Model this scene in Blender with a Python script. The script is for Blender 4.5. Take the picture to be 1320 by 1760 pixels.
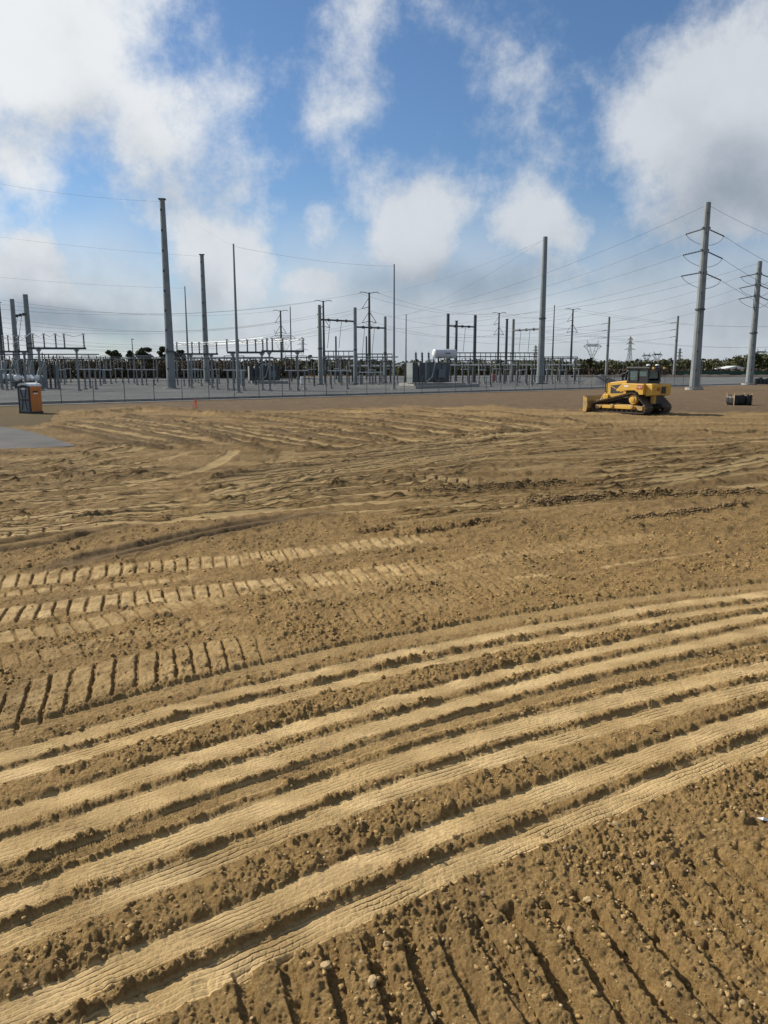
import bpy, math, random
import numpy as np
from mathutils import Vector, Matrix

scene = bpy.context.scene
for o in list(bpy.data.objects):
    bpy.data.objects.remove(o)
R = math.radians
COL = scene.collection
rng = random.Random(7)

# ------------------------------------------------------------------ camera
CAM_H, FPX = 3.4, 1322.0
PITCH = math.atan((880 - 632) / FPX)
cd = bpy.data.cameras.new('camera')
cd.sensor_fit = 'VERTICAL'; cd.sensor_height = 24.0; cd.lens = FPX / 1760 * 24.0
cd.clip_start = 0.05; cd.clip_end = 20000
cam = bpy.data.objects.new('camera', cd); COL.objects.link(cam)
cam.location = (0, 0, CAM_H); cam.rotation_euler = (R(90) - PITCH, 0, 0)
scene.camera = cam
CP, SP = math.cos(PITCH), math.sin(PITCH)

def ray(px, py):
    dx = (px - 660) / FPX; dy = (880 - py) / FPX
    return Vector((dx, CP + dy * SP, -SP + dy * CP))
def gnd(px, py, z=0.0):            # where a line of sight meets level ground
    d = ray(px, py); t = (z - CAM_H) / d.z
    return Vector((d.x * t, d.y * t, z))
def at(px, py, Y):                 # a point at forward distance Y
    d = ray(px, py); t = Y / d.y
    return Vector((d.x * t, Y, CAM_H + d.z * t))

# ------------------------------------------------------------------ light
SUN_AZ, SUN_EL = R(-62), R(36)      # azimuth from +Y towards +X
sun_dir = Vector((math.sin(SUN_AZ) * math.cos(SUN_EL), math.cos(SUN_AZ) * math.cos(SUN_EL), math.sin(SUN_EL)))
sl = bpy.data.lights.new('sun', 'SUN'); sl.energy = 5.0; sl.angle = R(0.55); sl.color = (1.0, 0.93, 0.82)
sun = bpy.data.objects.new('sun', sl); COL.objects.link(sun)
sun.rotation_euler = (-sun_dir).to_track_quat('-Z', 'Y').to_euler()

vs = scene.view_settings
vs.view_transform = 'Standard'; vs.look = 'None'; vs.gamma = 1.0; vs.exposure = 0.43
vs.use_curve_mapping = False

world = bpy.data.worlds.new('World'); scene.world = world; world.use_nodes = True
def build_world():
    nt = world.node_tree; nt.nodes.clear(); L = nt.links.new
    def nd(t, **kw):
        n = nt.nodes.new(t)
        for k, v in kw.items(): setattr(n, k, v)
        return n
    def put(sock, v):
        if isinstance(v, bpy.types.NodeSocket): L(v, sock)
        else: sock.default_value = v
    def M(op, a, b=None, c=None, clamp=False):
        n = nd('ShaderNodeMath', operation=op, use_clamp=clamp)
        put(n.inputs[0], a)
        if b is not None: put(n.inputs[1], b)
        if c is not None: put(n.inputs[2], c)
        return n.outputs[0]
    def V(op, a, b=None):
        n = nd('ShaderNodeVectorMath', operation=op); put(n.inputs[0], a)
        if b is not None: put(n.inputs[1], b)
        return n.outputs['Value'] if op in ('DOT_PRODUCT', 'LENGTH') else n.outputs[0]
    def smooth(x, a, b, lo=0.0, hi=1.0):
        n = nd('ShaderNodeMapRange', interpolation_type='SMOOTHSTEP'); put(n.inputs[0], x)
        for i, v in enumerate((a, b, lo, hi)): n.inputs[i + 1].default_value = v
        return n.outputs[0]
    def mix(f, a, b):
        n = nd('ShaderNodeMix', data_type='RGBA'); put(n.inputs[0], f); put(n.inputs[6], a); put(n.inputs[7], b)
        return n.outputs[2]
    def noise(vec, scale, detail=5, rough=0.55):
        n = nd('ShaderNodeTexNoise'); put(n.inputs['Vector'], vec)
        n.inputs['Scale'].default_value = scale; n.inputs['Detail'].default_value = detail; n.inputs['Roughness'].default_value = rough
        return n
    tc = nd('ShaderNodeTexCoord'); d = tc.outputs['Generated']
    sky = nd('ShaderNodeTexSky', sky_type='NISHITA', sun_disc=False)
    sky.sun_elevation = SUN_EL; sky.sun_rotation = SUN_AZ % (2 * math.pi)
    sky.air_density = 1.0; sky.dust_density = 0.4; sky.ozone_density = 3.0; sky.altitude = 10
    sp = nd('ShaderNodeSeparateXYZ'); L(d, sp.inputs[0])
    az = M('ARCTAN2', sp.outputs[0], sp.outputs[1])
    el = M('ARCSINE', sp.outputs[2])
    cb = nd('ShaderNodeCombineXYZ'); L(az, cb.inputs[0]); L(el, cb.inputs[1])
    big = noise(d, 3.2, 4, 0.6); fine = noise(d, 7.0, 7, 0.66); wsp = noise(d, 5.0, 2, 0.6)
    warp = V('SUBTRACT', wsp.outputs['Color'], (0.5, 0.5, 0.5))
    n = nd('ShaderNodeVectorMath', operation='MULTIPLY_ADD'); L(warp, n.inputs[0]); n.inputs[1].default_value = (0.13, 0.13, 0.0); L(cb.outputs[0], n.inputs[2])
    q = n.outputs[0]
    def blobs(lst):
        tot = None
        for (px, py, rx, ry, a) in lst:
            v = ray(px, py).normalized()
            a0, e0 = math.atan2(v.x, v.y), math.asin(v.z)
            sx, sy = FPX / rx * 0.92, FPX / ry * 0.92; mn = nd('ShaderNodeVectorMath', operation='MULTIPLY_ADD'); L(q, mn.inputs[0]); mn.inputs[1].default_value = (sx, sy, 0); mn.inputs[2].default_value = (-a0 * sx, -e0 * sy, 0); dd = mn.outputs[0]
            g = M('POWER', 0.34, V('DOT_PRODUCT', dd, dd))
            g = M('MULTIPLY', g, a); tot = g if tot is None else M('SMOOTH_MAX', tot, g, 0.22)
        return tot
    clouds = [(40, 40, 180, 110, .95), (215, 45, 140, 90, .62), (120, 165, 190, 75, .75), (290, 215, 120, 110, .8),
              (270, 295, 95, 75, .6), (410, 235, 120, 95, .55), (370, 330, 130, 70, .5), (600, 195, 100, 85, .66), (640, 245, 100, 60, .32),
              (10, 270, 70, 60, .65), (40, 445, 110, 75, .9), (95, 500, 110, 50, .6), (385, 440, 105, 65, .85),
              (560, 415, 70, 50, .7), (735, 385, 105, 95, .9), (680, 445, 130, 50, .6), (925, 365, 90, 70, .95), (925, 445, 110, 45, .6),
              (1235, 170, 180, 140, .95), (1130, 260, 115, 100, .55), (1320, 70, 110, 100, .8), (1290, 310, 180, 110, .85), (1120, 370, 130, 60, .35),
              (555, 490, 110, 38, .8), (330, 500, 170, 60, .6), (900, 110, 120, 90, .36), (480, 140, 110, 80, .42), (650, 330, 130, 70, .45), (830, 430, 90, 60, .45), (480, 400, 90, 60, .42), (580, 60, 90, 70, .32),
              (1560, 200, 240, 190, .8), (-260, 150, 220, 180, .9)]
    darks = [(1270, 340, 210, 80, .65), (1180, 420, 170, 50, .45), (90, 215, 150, 50, .45), (425, 325, 130, 60, .5), (120, 530, 130, 30, .5),
             (690, 290, 80, 50, .4), (830, 465, 220, 45, .6)]
    b = blobs(clouds)
    # cloud field of the rest of the sky, same character, set by noise alone
    away = M('MAXIMUM', smooth(M('ABSOLUTE', az), 0.62, 1.0), smooth(el, 0.62, 0.9))
    field = M('MULTIPLY', smooth(big.outputs['Fac'], 0.42, 0.62), M('MULTIPLY', away, 0.75))
    b = M('ADD', b, field)
    nz = M('ADD', M('MULTIPLY', M('SUBTRACT', fine.outputs['Fac'], 0.5), 1.6), M('MULTIPLY', M('SUBTRACT', big.outputs['Fac'], 0.5), 0.7))
    dens = M('ADD', b, nz)
    mask = smooth(dens, 0.20, 0.74)
    # thin bright layer low over the horizon
    low = M('MULTIPLY', smooth(el, 0.25, 0.04), 0.95)
    lown = M('MULTIPLY', low, smooth(M('ADD', wsp.outputs['Fac'], M('MULTIPLY', low, 0.35)), 0.35, 0.85))
    mask = M('MAXIMUM', M('MULTIPLY', mask, 0.97), lown)
    dk = blobs(darks)
    shade = M('ADD', M('MULTIPLY', dk, 0.85), M('MULTIPLY', M('SUBTRACT', big.outputs['Fac'], 0.5), 1.2))
    shade = M('ADD', shade, M('MULTIPLY', M('SUBTRACT', fine.outputs['Fac'], 0.5), -0.8))
    shade = M('ADD', shade, M('MULTIPLY', smooth(el, 0.2, 0.03), 0.32))
    shade = M('ADD', shade, M('MULTIPLY', away, 0.25))
    shade = smooth(shade, 0.0, 1.0)
    sd = V('DOT_PRODUCT', d, tuple(sun_dir))
    glow = smooth(sd, 0.35, 0.95)
    lit = mix(glow, (7.0, 7.4, 7.9, 1), (9.6, 9.8, 9.9, 1))
    cc = mix(shade, lit, (2.8, 3.35, 4.1, 1))
    tint = nd('ShaderNodeMix', data_type='RGBA', blend_type='MULTIPLY'); tint.inputs[0].default_value = 1.0
    L(sky.outputs[0], tint.inputs[6]); tint.inputs[7].default_value = (0.80, 0.96, 1.10, 1)
    col = mix(mask, tint.outputs[2], cc)
    bg = nd('ShaderNodeBackground'); L(col, bg.inputs[0]); bg.inputs[1].default_value = 0.070
    out = nd('ShaderNodeOutputWorld'); L(bg.outputs[0], out.inputs[0])
build_world()
world.cycles.sampling_method = 'MANUAL'; world.cycles.sample_map_resolution = 256

# ------------------------------------------------------------------ materials
def mat(name, col, rough=0.8, metal=0.0, var=0.25, scale=3.0, bump=0.0, bscale=40.0, col2=None, spec=0.4):
    m = bpy.data.materials.new(name); m.use_nodes = True
    nt = m.node_tree; L = nt.links.new; bs = nt.nodes['Principled BSDF']
    bs.inputs['Roughness'].default_value = rough; bs.inputs['Metallic'].default_value = metal
    bs.inputs['Specular IOR Level'].default_value = spec
    tc = nt.nodes.new('ShaderNodeTexCoord')
    nz = nt.nodes.new('ShaderNodeTexNoise'); nz.inputs['Scale'].default_value = scale; nz.inputs['Detail'].default_value = 5
    L(tc.outputs['Object'], nz.inputs['Vector'])
    mx = nt.nodes.new('ShaderNodeMix'); mx.data_type = 'RGBA'
    mr = nt.nodes.new('ShaderNodeMapRange'); L(nz.outputs['Fac'], mr.inputs[0]); mr.inputs[1].default_value = 0.3; mr.inputs[2].default_value = 0.7
    L(mr.outputs[0], mx.inputs[0])
    if col2 is None:
        a = [c * (1 - var) for c in col]; b = [min(1, c * (1 + var)) for c in col]
    else: a, b = col, col2
    mx.inputs[6].default_value = (*a, 1); mx.inputs[7].default_value = (*b, 1)
    L(mx.outputs[2], bs.inputs['Base Color'])
    if bump:
        n2 = nt.nodes.new('ShaderNodeTexNoise'); n2.inputs['Scale'].default_value = bscale; n2.inputs['Detail'].default_value = 4
        L(tc.outputs['Object'], n2.inputs['Vector'])
        bp = nt.nodes.new('ShaderNodeBump'); bp.inputs['Strength'].default_value = bump; bp.inputs['Distance'].default_value = 0.05
        L(n2.outputs['Fac'], bp.inputs['Height']); L(bp.outputs[0], bs.inputs['Normal'])
    return m
MT = {}
MT['galv'] = mat('galvanised_steel', (0.20, 0.22, 0.22), 0.65, 0.1, 0.14, 0.8, spec=.3)
MT['galv_dark'] = mat('weathered_galvanised_steel', (0.075, 0.086, 0.09), 0.65, 0.1, 0.2, 0.8, spec=.3)
MT['steel_grey'] = mat('grey_painted_steel', (0.06, 0.068, 0.075), 0.6, 0.1, 0.2, 1.0)
MT['alu'] = mat('aluminium_tube', (0.48, 0.50, 0.50), 0.5, 0.2, 0.08, 2.0)
MT['dark'] = mat('dark_metal', (0.05, 0.055, 0.06), 0.6, 0.2, 0.25, 2.0)
MT['porcelain'] = mat('grey_porcelain', (0.055, 0.062, 0.068), 0.45, 0.0, 0.15, 3.0)
MT['wire'] = mat('conductor', (0.07, 0.075, 0.08), 0.6, 0.4, 0.1)
MT['concrete'] = mat('concrete', (0.30, 0.295, 0.275), 0.9, 0.0, 0.15, 1.5, 0.15, 20)
MT['trafo'] = mat('transformer_grey_paint', (0.12, 0.14, 0.145), 0.5, 0.0, 0.12, 1.2)
MT['white'] = mat('white_paint', (0.78, 0.79, 0.79), 0.4, 0.0, 0.05, 1.5)
MT['yellow'] = mat('dusty_yellow_paint', (0.56, 0.31, 0.03), 0.5, 0.0, 0.0, 2.5, col2=(0.60, 0.37, 0.08))
MT['yellow_dirty'] = mat('muddy_yellow_paint', (0.46, 0.28, 0.07), 0.8, 0.0, 0.0, 2.0, col2=(0.30, 0.21, 0.11))
MT['dull_white'] = mat('dull_white_paint', (0.50, 0.52, 0.53), 0.45, 0, 0.06, 1.0)
MT['black'] = mat('black_paint', (0.018, 0.018, 0.02), 0.45, 0.0, 0.3, 3)
MT['track'] = mat('worn_track_steel', (0.06, 0.05, 0.04), 0.7, 0.3, 0.0, 6, 0.3, 12, col2=(0.17, 0.13, 0.09))
MT['blade'] = mat('worn_blade', (0.50, 0.31, 0.06), 0.7, 0.1, 0.0, 1.8, col2=(0.30, 0.22, 0.13))
MT['orange'] = mat('orange_plastic', (0.52, 0.19, 0.045), 0.5, 0, 0.08, 1.0)
MT['grey_plastic'] = mat('grey_plastic', (0.17, 0.19, 0.20), 0.5, 0, 0.1, 2.0)
MT['dark_plastic'] = mat('dark_plastic', (0.03, 0.034, 0.036), 0.5, 0, 0.2, 2.0)
MT['wood'] = mat('raw_lath', (0.45, 0.33, 0.18), 0.8, 0, 0.2, 8)
MT['fluoro'] = mat('fluorescent_orange', (0.90, 0.16, 0.06), 0.6, 0, 0.1, 4)
MT['film'] = mat('black_silt_fabric', (0.010, 0.010, 0.011), 0.5, 0, 0.3, 6, 0.4, 14)
MT['red'] = mat('faded_red_paint', (0.40, 0.12, 0.12), 0.6, 0, 0.15, 2)
MT['text_white'] = mat('lettering_white', (0.75, 0.74, 0.70), 0.5, 0, 0.02)
MT['text_red'] = mat('lettering_red', (0.35, 0.03, 0.03), 0.5, 0, 0.05)
MT['bark'] = mat('bark', (0.07, 0.055, 0.042), 0.9, 0, 0.3, 3)
MT['roof'] = mat('pale_roof_sheet', (0.62, 0.64, 0.62), 0.5, 0.1, 0.08, 0.5)
MT['green_screen'] = mat('green_screen_fabric', (0.03, 0.075, 0.05), 0.8, 0, 0.3, 0.4)
MT['asphalt'] = mat('pale_asphalt', (0.068, 0.068, 0.066), 0.9, 0, 0.0, 0.5, 0.15, 60, col2=(0.105, 0.102, 0.096), spec=0.15)
MT['soilbank'] = mat('dark_soil_bank', (0.075, 0.062, 0.05), 0.95, 0, 0.3, 0.3, 0.4, 3)
MT['stone'] = mat('pale_stone', (0.30, 0.205, 0.095), 0.9, 0, 0.0, 9, 0.3, 40, col2=(0.43, 0.32, 0.175))
MT['clod'] = mat('soil_clod', (0.24, 0.152, 0.055), 0.95, 0, 0.0, 7, 0.4, 60, col2=(0.37, 0.245, 0.098))
def glass_mat():
    m = bpy.data.materials.new('cab_glass'); m.use_nodes = True
    b = m.node_tree.nodes['Principled BSDF']; b.inputs['Base Color'].default_value = (0.30, 0.42, 0.42, 1)
    b.inputs['Roughness'].default_value = 0.03; b.inputs['Transmission Weight'].default_value = 0.75; b.inputs['IOR'].default_value = 1.3
    return m
MT['glass'] = glass_mat()
def gravel_mat(name, c1, c2, s):
    m = mat(name, c1, 0.95, 0, 0, s, 0.6, 9, col2=c2, spec=0.1)
    nt = m.node_tree; L = nt.links.new
    tc = [n for n in nt.nodes if n.type == 'TEX_COORD'][0]; bs = nt.nodes['Principled BSDF']
    src = bs.inputs['Base Color'].links[0].from_socket
    sp = nt.nodes.new('ShaderNodeTexNoise'); sp.inputs['Scale'].default_value = 2.2; sp.inputs['Detail'].default_value = 8; sp.inputs['Roughness'].default_value = 0.75
    L(tc.outputs['Object'], sp.inputs['Vector'])
    mr = nt.nodes.new('ShaderNodeMapRange'); L(sp.outputs['Fac'], mr.inputs[0])
    for i, v in enumerate((0.35, 0.65, 0.72, 1.25)): mr.inputs[i + 1].default_value = v
    mx = nt.nodes.new('ShaderNodeVectorMath'); mx.operation = 'SCALE'; L(src, mx.inputs[0]); L(mr.outputs[0], mx.inputs['Scale'])
    L(mx.outputs[0], bs.inputs['Base Color'])
    return m
MT['gravel'] = gravel_mat('grey_crushed_stone', (0.085, 0.09, 0.09), (0.135, 0.14, 0.138), 0.12)
MT['gravel2'] = gravel_mat('pale_crushed_stone', (0.14, 0.14, 0.135), (0.21, 0.21, 0.20), 0.3)

def foliage_mat(name, dark, light):
    m = bpy.data.materials.new(name); m.use_nodes = True
    nt = m.node_tree; L = nt.links.new; bs = nt.nodes['Principled BSDF']; bs.inputs['Roughness'].default_value = 0.8
    bs.inputs['Specular IOR Level'].default_value = 0.2
    at_ = nt.nodes.new('ShaderNodeAttribute'); at_.attribute_name = 'tint'
    mx = nt.nodes.new('ShaderNodeMix'); mx.data_type = 'RGBA'; L(at_.outputs['Fac'], mx.inputs[0])
    mx.inputs[6].default_value = (*dark, 1); mx.inputs[7].default_value = (*light, 1); L(mx.outputs[2], bs.inputs['Base Color'])
    return m
MT['leaf'] = foliage_mat('evergreen_leaves', (0.035, 0.045, 0.022), (0.075, 0.085, 0.04))
MT['scrub'] = foliage_mat('winter_scrub', (0.06, 0.05, 0.034), (0.12, 0.095, 0.06))
MT['woodleaf'] = foliage_mat('wood_foliage', (0.05, 0.06, 0.03), (0.13, 0.125, 0.06))

# ------------------------------------------------------------------ mesh helpers
class MB:
    def __init__(s): s.v = []; s.f = []
    def add(s, vs, fs):
        n = len(s.v); s.v += [tuple(p) for p in vs]; s.f += [tuple(i + n for i in f) for f in fs]; return s
    def box(s, c, d, rz=0.0):
        x, y, z = d[0] / 2, d[1] / 2, d[2] / 2; cs, sn = math.cos(rz), math.sin(rz)
        vs = [(c[0] + a * x * cs - b * y * sn, c[1] + a * x * sn + b * y * cs, c[2] + e * z) for e in (-1, 1) for a, b in ((-1, -1), (1, -1), (1, 1), (-1, 1))]
        return s.add(vs, [(3, 2, 1, 0), (4, 5, 6, 7), (0, 1, 5, 4), (1, 2, 6, 5), (2, 3, 7, 6), (3, 0, 4, 7)])
    def _frame(s, p, q):
        d = (Vector(q) - Vector(p)).normalized()
        a = Vector((0, 0, 1)) if abs(d.z) < 0.9 else Vector((1, 0, 0))
        x = d.cross(a).normalized(); y = x.cross(d).normalized()
        return x, y
    def bar(s, p, q, w, h):
        p, q = Vector(p), Vector(q); x, y = s._frame(p, q); x = x * w / 2; y = y * h / 2
        vs = [c + a * x + b * y for c in (p, q) for a, b in ((-1, -1), (1, -1), (1, 1), (-1, 1))]
        return s.add(vs, [(0, 1, 2, 3), (7, 6, 5, 4), (4, 5, 1, 0), (5, 6, 2, 1), (6, 7, 3, 2), (7, 4, 0, 3)])
    def tube(s, p, q, r1, r2=None, n=8):
        r2 = r1 if r2 is None else r2; p, q = Vector(p), Vector(q); x, y = s._frame(p, q)
        vs = [c + (x * math.cos(2 * math.pi * i / n) + y * math.sin(2 * math.pi * i / n)) * r for c, r in ((p, r1), (q, r2)) for i in range(n)]
        fs = [(n + i, n + (i + 1) % n, (i + 1) % n, i) for i in range(n)] + [tuple(range(n)), tuple(range(2 * n - 1, n - 1, -1))]
        return s.add(vs, fs)
    def path(s, pts, r, n=5):
        pts = [Vector(p) for p in pts]; vs = []; m = len(pts)
        for k, p in enumerate(pts):
            a, b = pts[max(k - 1, 0)], pts[min(k + 1, m - 1)]; x, y = s._frame(a, b)
            vs += [p + (x * math.cos(2 * math.pi * i / n) + y * math.sin(2 * math.pi * i / n)) * r for i in range(n)]
        fs = [(k * n + n + i, k * n + n + (i + 1) % n, k * n + (i + 1) % n, k * n + i) for k in range(m - 1) for i in range(n)]
        fs += [tuple(range(n)), tuple(range(m * n - 1, m * n - n - 1, -1))]
        return s.add(vs, fs)
    def lathe(s, prof, c, n=10, ax=None):        # prof: (radius, height) pairs, axis default +Z
        c = Vector(c); d = Vector(ax).normalized() if ax else Vector((0, 0, 1))
        x, y = s._frame(c, c + d); vs = []; m = len(prof)
        for r, h in prof:
            vs += [c + d * h + (x * math.cos(2 * math.pi * i / n) + y * math.sin(2 * math.pi * i / n)) * r for i in range(n)]
        fs = [(k * n + n + i, k * n + n + (i + 1) % n, k * n + (i + 1) % n, k * n + i) for k in range(m - 1) for i in range(n)]
        fs += [tuple(range(n)), tuple(range(m * n - 1, m * n - n - 1, -1))]
        return s.add(vs, fs)
    def prism(s, poly, y0, y1):                  # poly in (x, z), extruded along y
        n = len(poly); vs = [(x, y0, z) for x, z in poly] + [(x, y1, z) for x, z in poly]
        return s.add(vs, [tuple(range(n)), tuple(range(2 * n - 1, n - 1, -1))] + [(n + i, n + (i + 1) % n, (i + 1) % n, i) for i in range(n)])
    def build(s, name, m, parent=None, smooth=False, bevel=0.0):
        me = bpy.data.meshes.new(name); me.from_pydata(s.v, [], s.f); me.update()
        import bmesh
        bm = bmesh.new(); bm.from_mesh(me); bmesh.ops.recalc_face_normals(bm, faces=bm.faces); bm.to_mesh(me); bm.free()
        if smooth: me.polygons.foreach_set('use_smooth', [True] * len(me.polygons))
        me.materials.append(MT[m] if isinstance(m, str) else m)
        o = bpy.data.objects.new(name, me); COL.objects.link(o)
        if parent: o.parent = parent
        if bevel:
            b = o.modifiers.new('bevel', 'BEVEL'); b.width = bevel; b.segments = 2; b.limit_method = 'ANGLE'
        return o
def tag(o, label, cat, group=None):
    o['label'] = label; o['category'] = cat
    if group: o['group'] = group
    return o
def thing(name, label, cat, loc=(0, 0, 0), rz=0.0, group=None):
    o = bpy.data.objects.new(name, None); o.empty_display_size = 0.2; COL.objects.link(o)
    o.location = loc; o.rotation_euler = (0, 0, rz)
    return tag(o, label, cat, group)
def struct(o, kind='structure'):
    o['kind'] = kind; return o
ORD = ['first', 'second', 'third', 'fourth', 'fifth', 'sixth', 'seventh', 'eighth', 'ninth', 'tenth', 'eleventh', 'twelfth', 'thirteenth', 'fourteenth', 'fifteenth', 'sixteenth', 'seventeenth', 'eighteenth', 'nineteenth', 'twentieth', 'twenty-first', 'twenty-second', 'twenty-third', 'twenty-fourth', 'twenty-fifth', 'twenty-sixth', 'twenty-seventh', 'twenty-eighth', 'twenty-ninth', 'thirtieth']

# ------------------------------------------------------------------ ground: one sheet, modelled relief
_rs = np.random.RandomState(3)
_perm = np.concatenate([_rs.permutation(256)] * 2).astype(np.int32)
_gx = np.cos(np.arange(256) * 2 * np.pi / 256 * 97).astype(np.float32); _gy = np.sin(np.arange(256) * 2 * np.pi / 256 * 97).astype(np.float32)
def perlin(x, y, seed=0):
    x, y = 0.829 * x + 0.559 * y + seed * 17.31, -0.559 * x + 0.829 * y + seed * 7.77
    xf = np.floor(x); yf = np.floor(y); u = (x - xf).astype(np.float32); v = (y - yf).astype(np.float32)
    xi = xf.astype(np.int32) & 255; yi = yf.astype(np.int32) & 255; x1 = (xi + 1) & 255; y1 = (yi + 1) & 255
    def g(a, b, du, dv):
        h = _perm[_perm[a] + b]; return _gx[h] * du + _gy[h] * dv
    fu = u * u * u * (u * (u * 6 - 15) + 10); fv = v * v * v * (v * (v * 6 - 15) + 10)
    a = g(xi, yi, u, v); b = g(x1, yi, u - 1, v); c = g(xi, y1, u, v - 1); d = g(x1, y1, u - 1, v - 1)
    return (a + fu * (b - a)) * (1 - fv) + (c + fu * (d - c)) * fv
def hsh(a, b, k):
    return _perm[(_perm[(_perm[a & 255] + (b & 255)) & 255] + k) & 255].astype(np.float32) / 255.0
def clods(x, y, cell, k=0, keep=0.6):         # rounded lumps of random size
    X = x / cell; Y = y / cell; xi = np.floor(X).astype(np.int32); yi = np.floor(Y).astype(np.int32)
    best = np.zeros(x.shape, np.float32)
    for i in (-1, 0, 1):
        for j in (-1, 0, 1):
            a, b = xi + i, yi + j
            cx = a + 0.15 + 0.7 * hsh(a, b, k); cy = b + 0.15 + 0.7 * hsh(a, b, k + 11)
            r = 0.18 + 0.47 * hsh(a, b, k + 23) ** 2
            on = hsh(a, b, k + 37) < keep
            q = 1 - ((X - cx) ** 2 + (Y - cy) ** 2) / (r * r)
            best = np.maximum(best, np.where(on & (q > 0), np.sqrt(np.maximum(q, 0)) * r, 0))
    return best * cell
def sst(x, a, b):
    t = np.clip((x - a) / (b - a), 0, 1); return t * t * (3 - 2 * t)

def row_Y(py):
    a = np.arctan((py - 880) / FPX) + PITCH; return CAM_H / np.tan(a)
pys = np.concatenate([np.arange(1960, 1765, -5), np.arange(1765, 1330, -1.75), np.arange(1330, 1000, -1.2), np.arange(1000, 700, -1.15), np.arange(700, 662, -2.0)])
Yn = row_Y(pys)
Ys = np.concatenate([np.linspace(-60, Yn[0] - 0.15, 10), Yn, np.geomspace(Yn[-1] * 1.03, 9000, 36)])
inner = np.linspace(-0.59, 0.59, 920)
outer = 0.60 + np.geomspace(0.004, 2.6, 42)
rat = np.concatenate([-outer[::-1], inner, outer])
YY, RR = np.meshgrid(Ys, rat, indexing='ij')
XX = RR * np.maximum(YY, Yn[0])
nr, nc = YY.shape
X = XX.ravel(); Y = YY.ravel()
# picture row / column of the flat ground, only used to lay out where machines drove
zc = np.maximum(Y * CP + CAM_H * SP, 0.05); PX = 660 + FPX * X / zc; PY = 880 + FPX * (CAM_H * CP - Y * SP) / zc
near = (Y > 1.0) & (Y < 140)
ii = np.where(near)[0]
x = X[ii]; y = Y[ii]; px = PX[ii]; py = PY[ii]
sp_row = 1.4 * (y * y + CAM_H ** 2) / (CAM_H * FPX)      # sample spacing along the view, m
def keepf(wl): return sst(wl / sp_row, 0.30, 1.1)

h = perlin(x / 7, y / 7, 1) * 0.07 + perlin(x / 1.7, y / 1.7, 2) * 0.03
compact = np.zeros_like(h); moist = np.zeros_like(h); rough = np.ones_like(h)
wob = perlin(x / 0.32, y / 0.32, 5) * 0.022 + perlin(x / 0.11, y / 0.11, 6) * 0.014 + perlin(x / 0.045, y / 0.045, 7) * 0.007
wob2 = perlin(x / 1.3, y / 1.3, 8)

# -- bands left by the roller in the foreground: edges seen at four columns
EX = (0, 500, 830, 1320)
EDGES = [(1250, 1125, 1062, 1002), (1272, 1142, 1078, 1011), (1286, 1158, 1087, 1016), (1310, 1175, 1100, 1027), (1319, 1184, 1113, 1035),
         (1346, 1200, 1127, 1045), (1386, 1239, 1154, 1050), (1420, 1260, 1172, 1062), (1437, 1278, 1186, 1073), (1477, 1304, 1207, 1087),
         (1497, 1315, 1217, 1105), (1520, 1335, 1232, 1119), (1531, 1350, 1250, 1131), (1572, 1385, 1277, 1152), (1592, 1400, 1295, 1163),
         (1635, 1440, 1322, 1187), (1714, 1504, 1381, 1208), (1772, 1553, 1417, 1238), (1800, 1586, 1446, 1258), (1862, 1640, 1492, 1292)]
KINDS = ['rib', 'padrow', 'smooth', 'ridge', 'smooth', 'rough', 'clean', 'ridge', 'clean', 'ridge', 'deeprib', 'ridge', 'lines', 'ridge', 'lines2', 'rough', 'lines', 'tall', 'net']
curves = []
for e in EDGES:
    p = [gnd(a, b) for a, b in zip(EX, e)]
    c = np.polyfit([q.x for q in p], [q.y for q in p], 3 if False else 2); curves.append(c)
def cev(c, xx):
    xc = np.clip(xx, -4.2, 5.2); return np.polyval(c, xc) + np.polyval(np.polyder(c), xc) * (xx - xc)
yw = y + wob * 0.8
prev = cev(curves[0], x)
inA = np.zeros_like(h); ribc = np.zeros_like(h); riba = np.zeros_like(h); crs = np.zeros_like(h); crsa = np.zeros_like(h)
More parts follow.
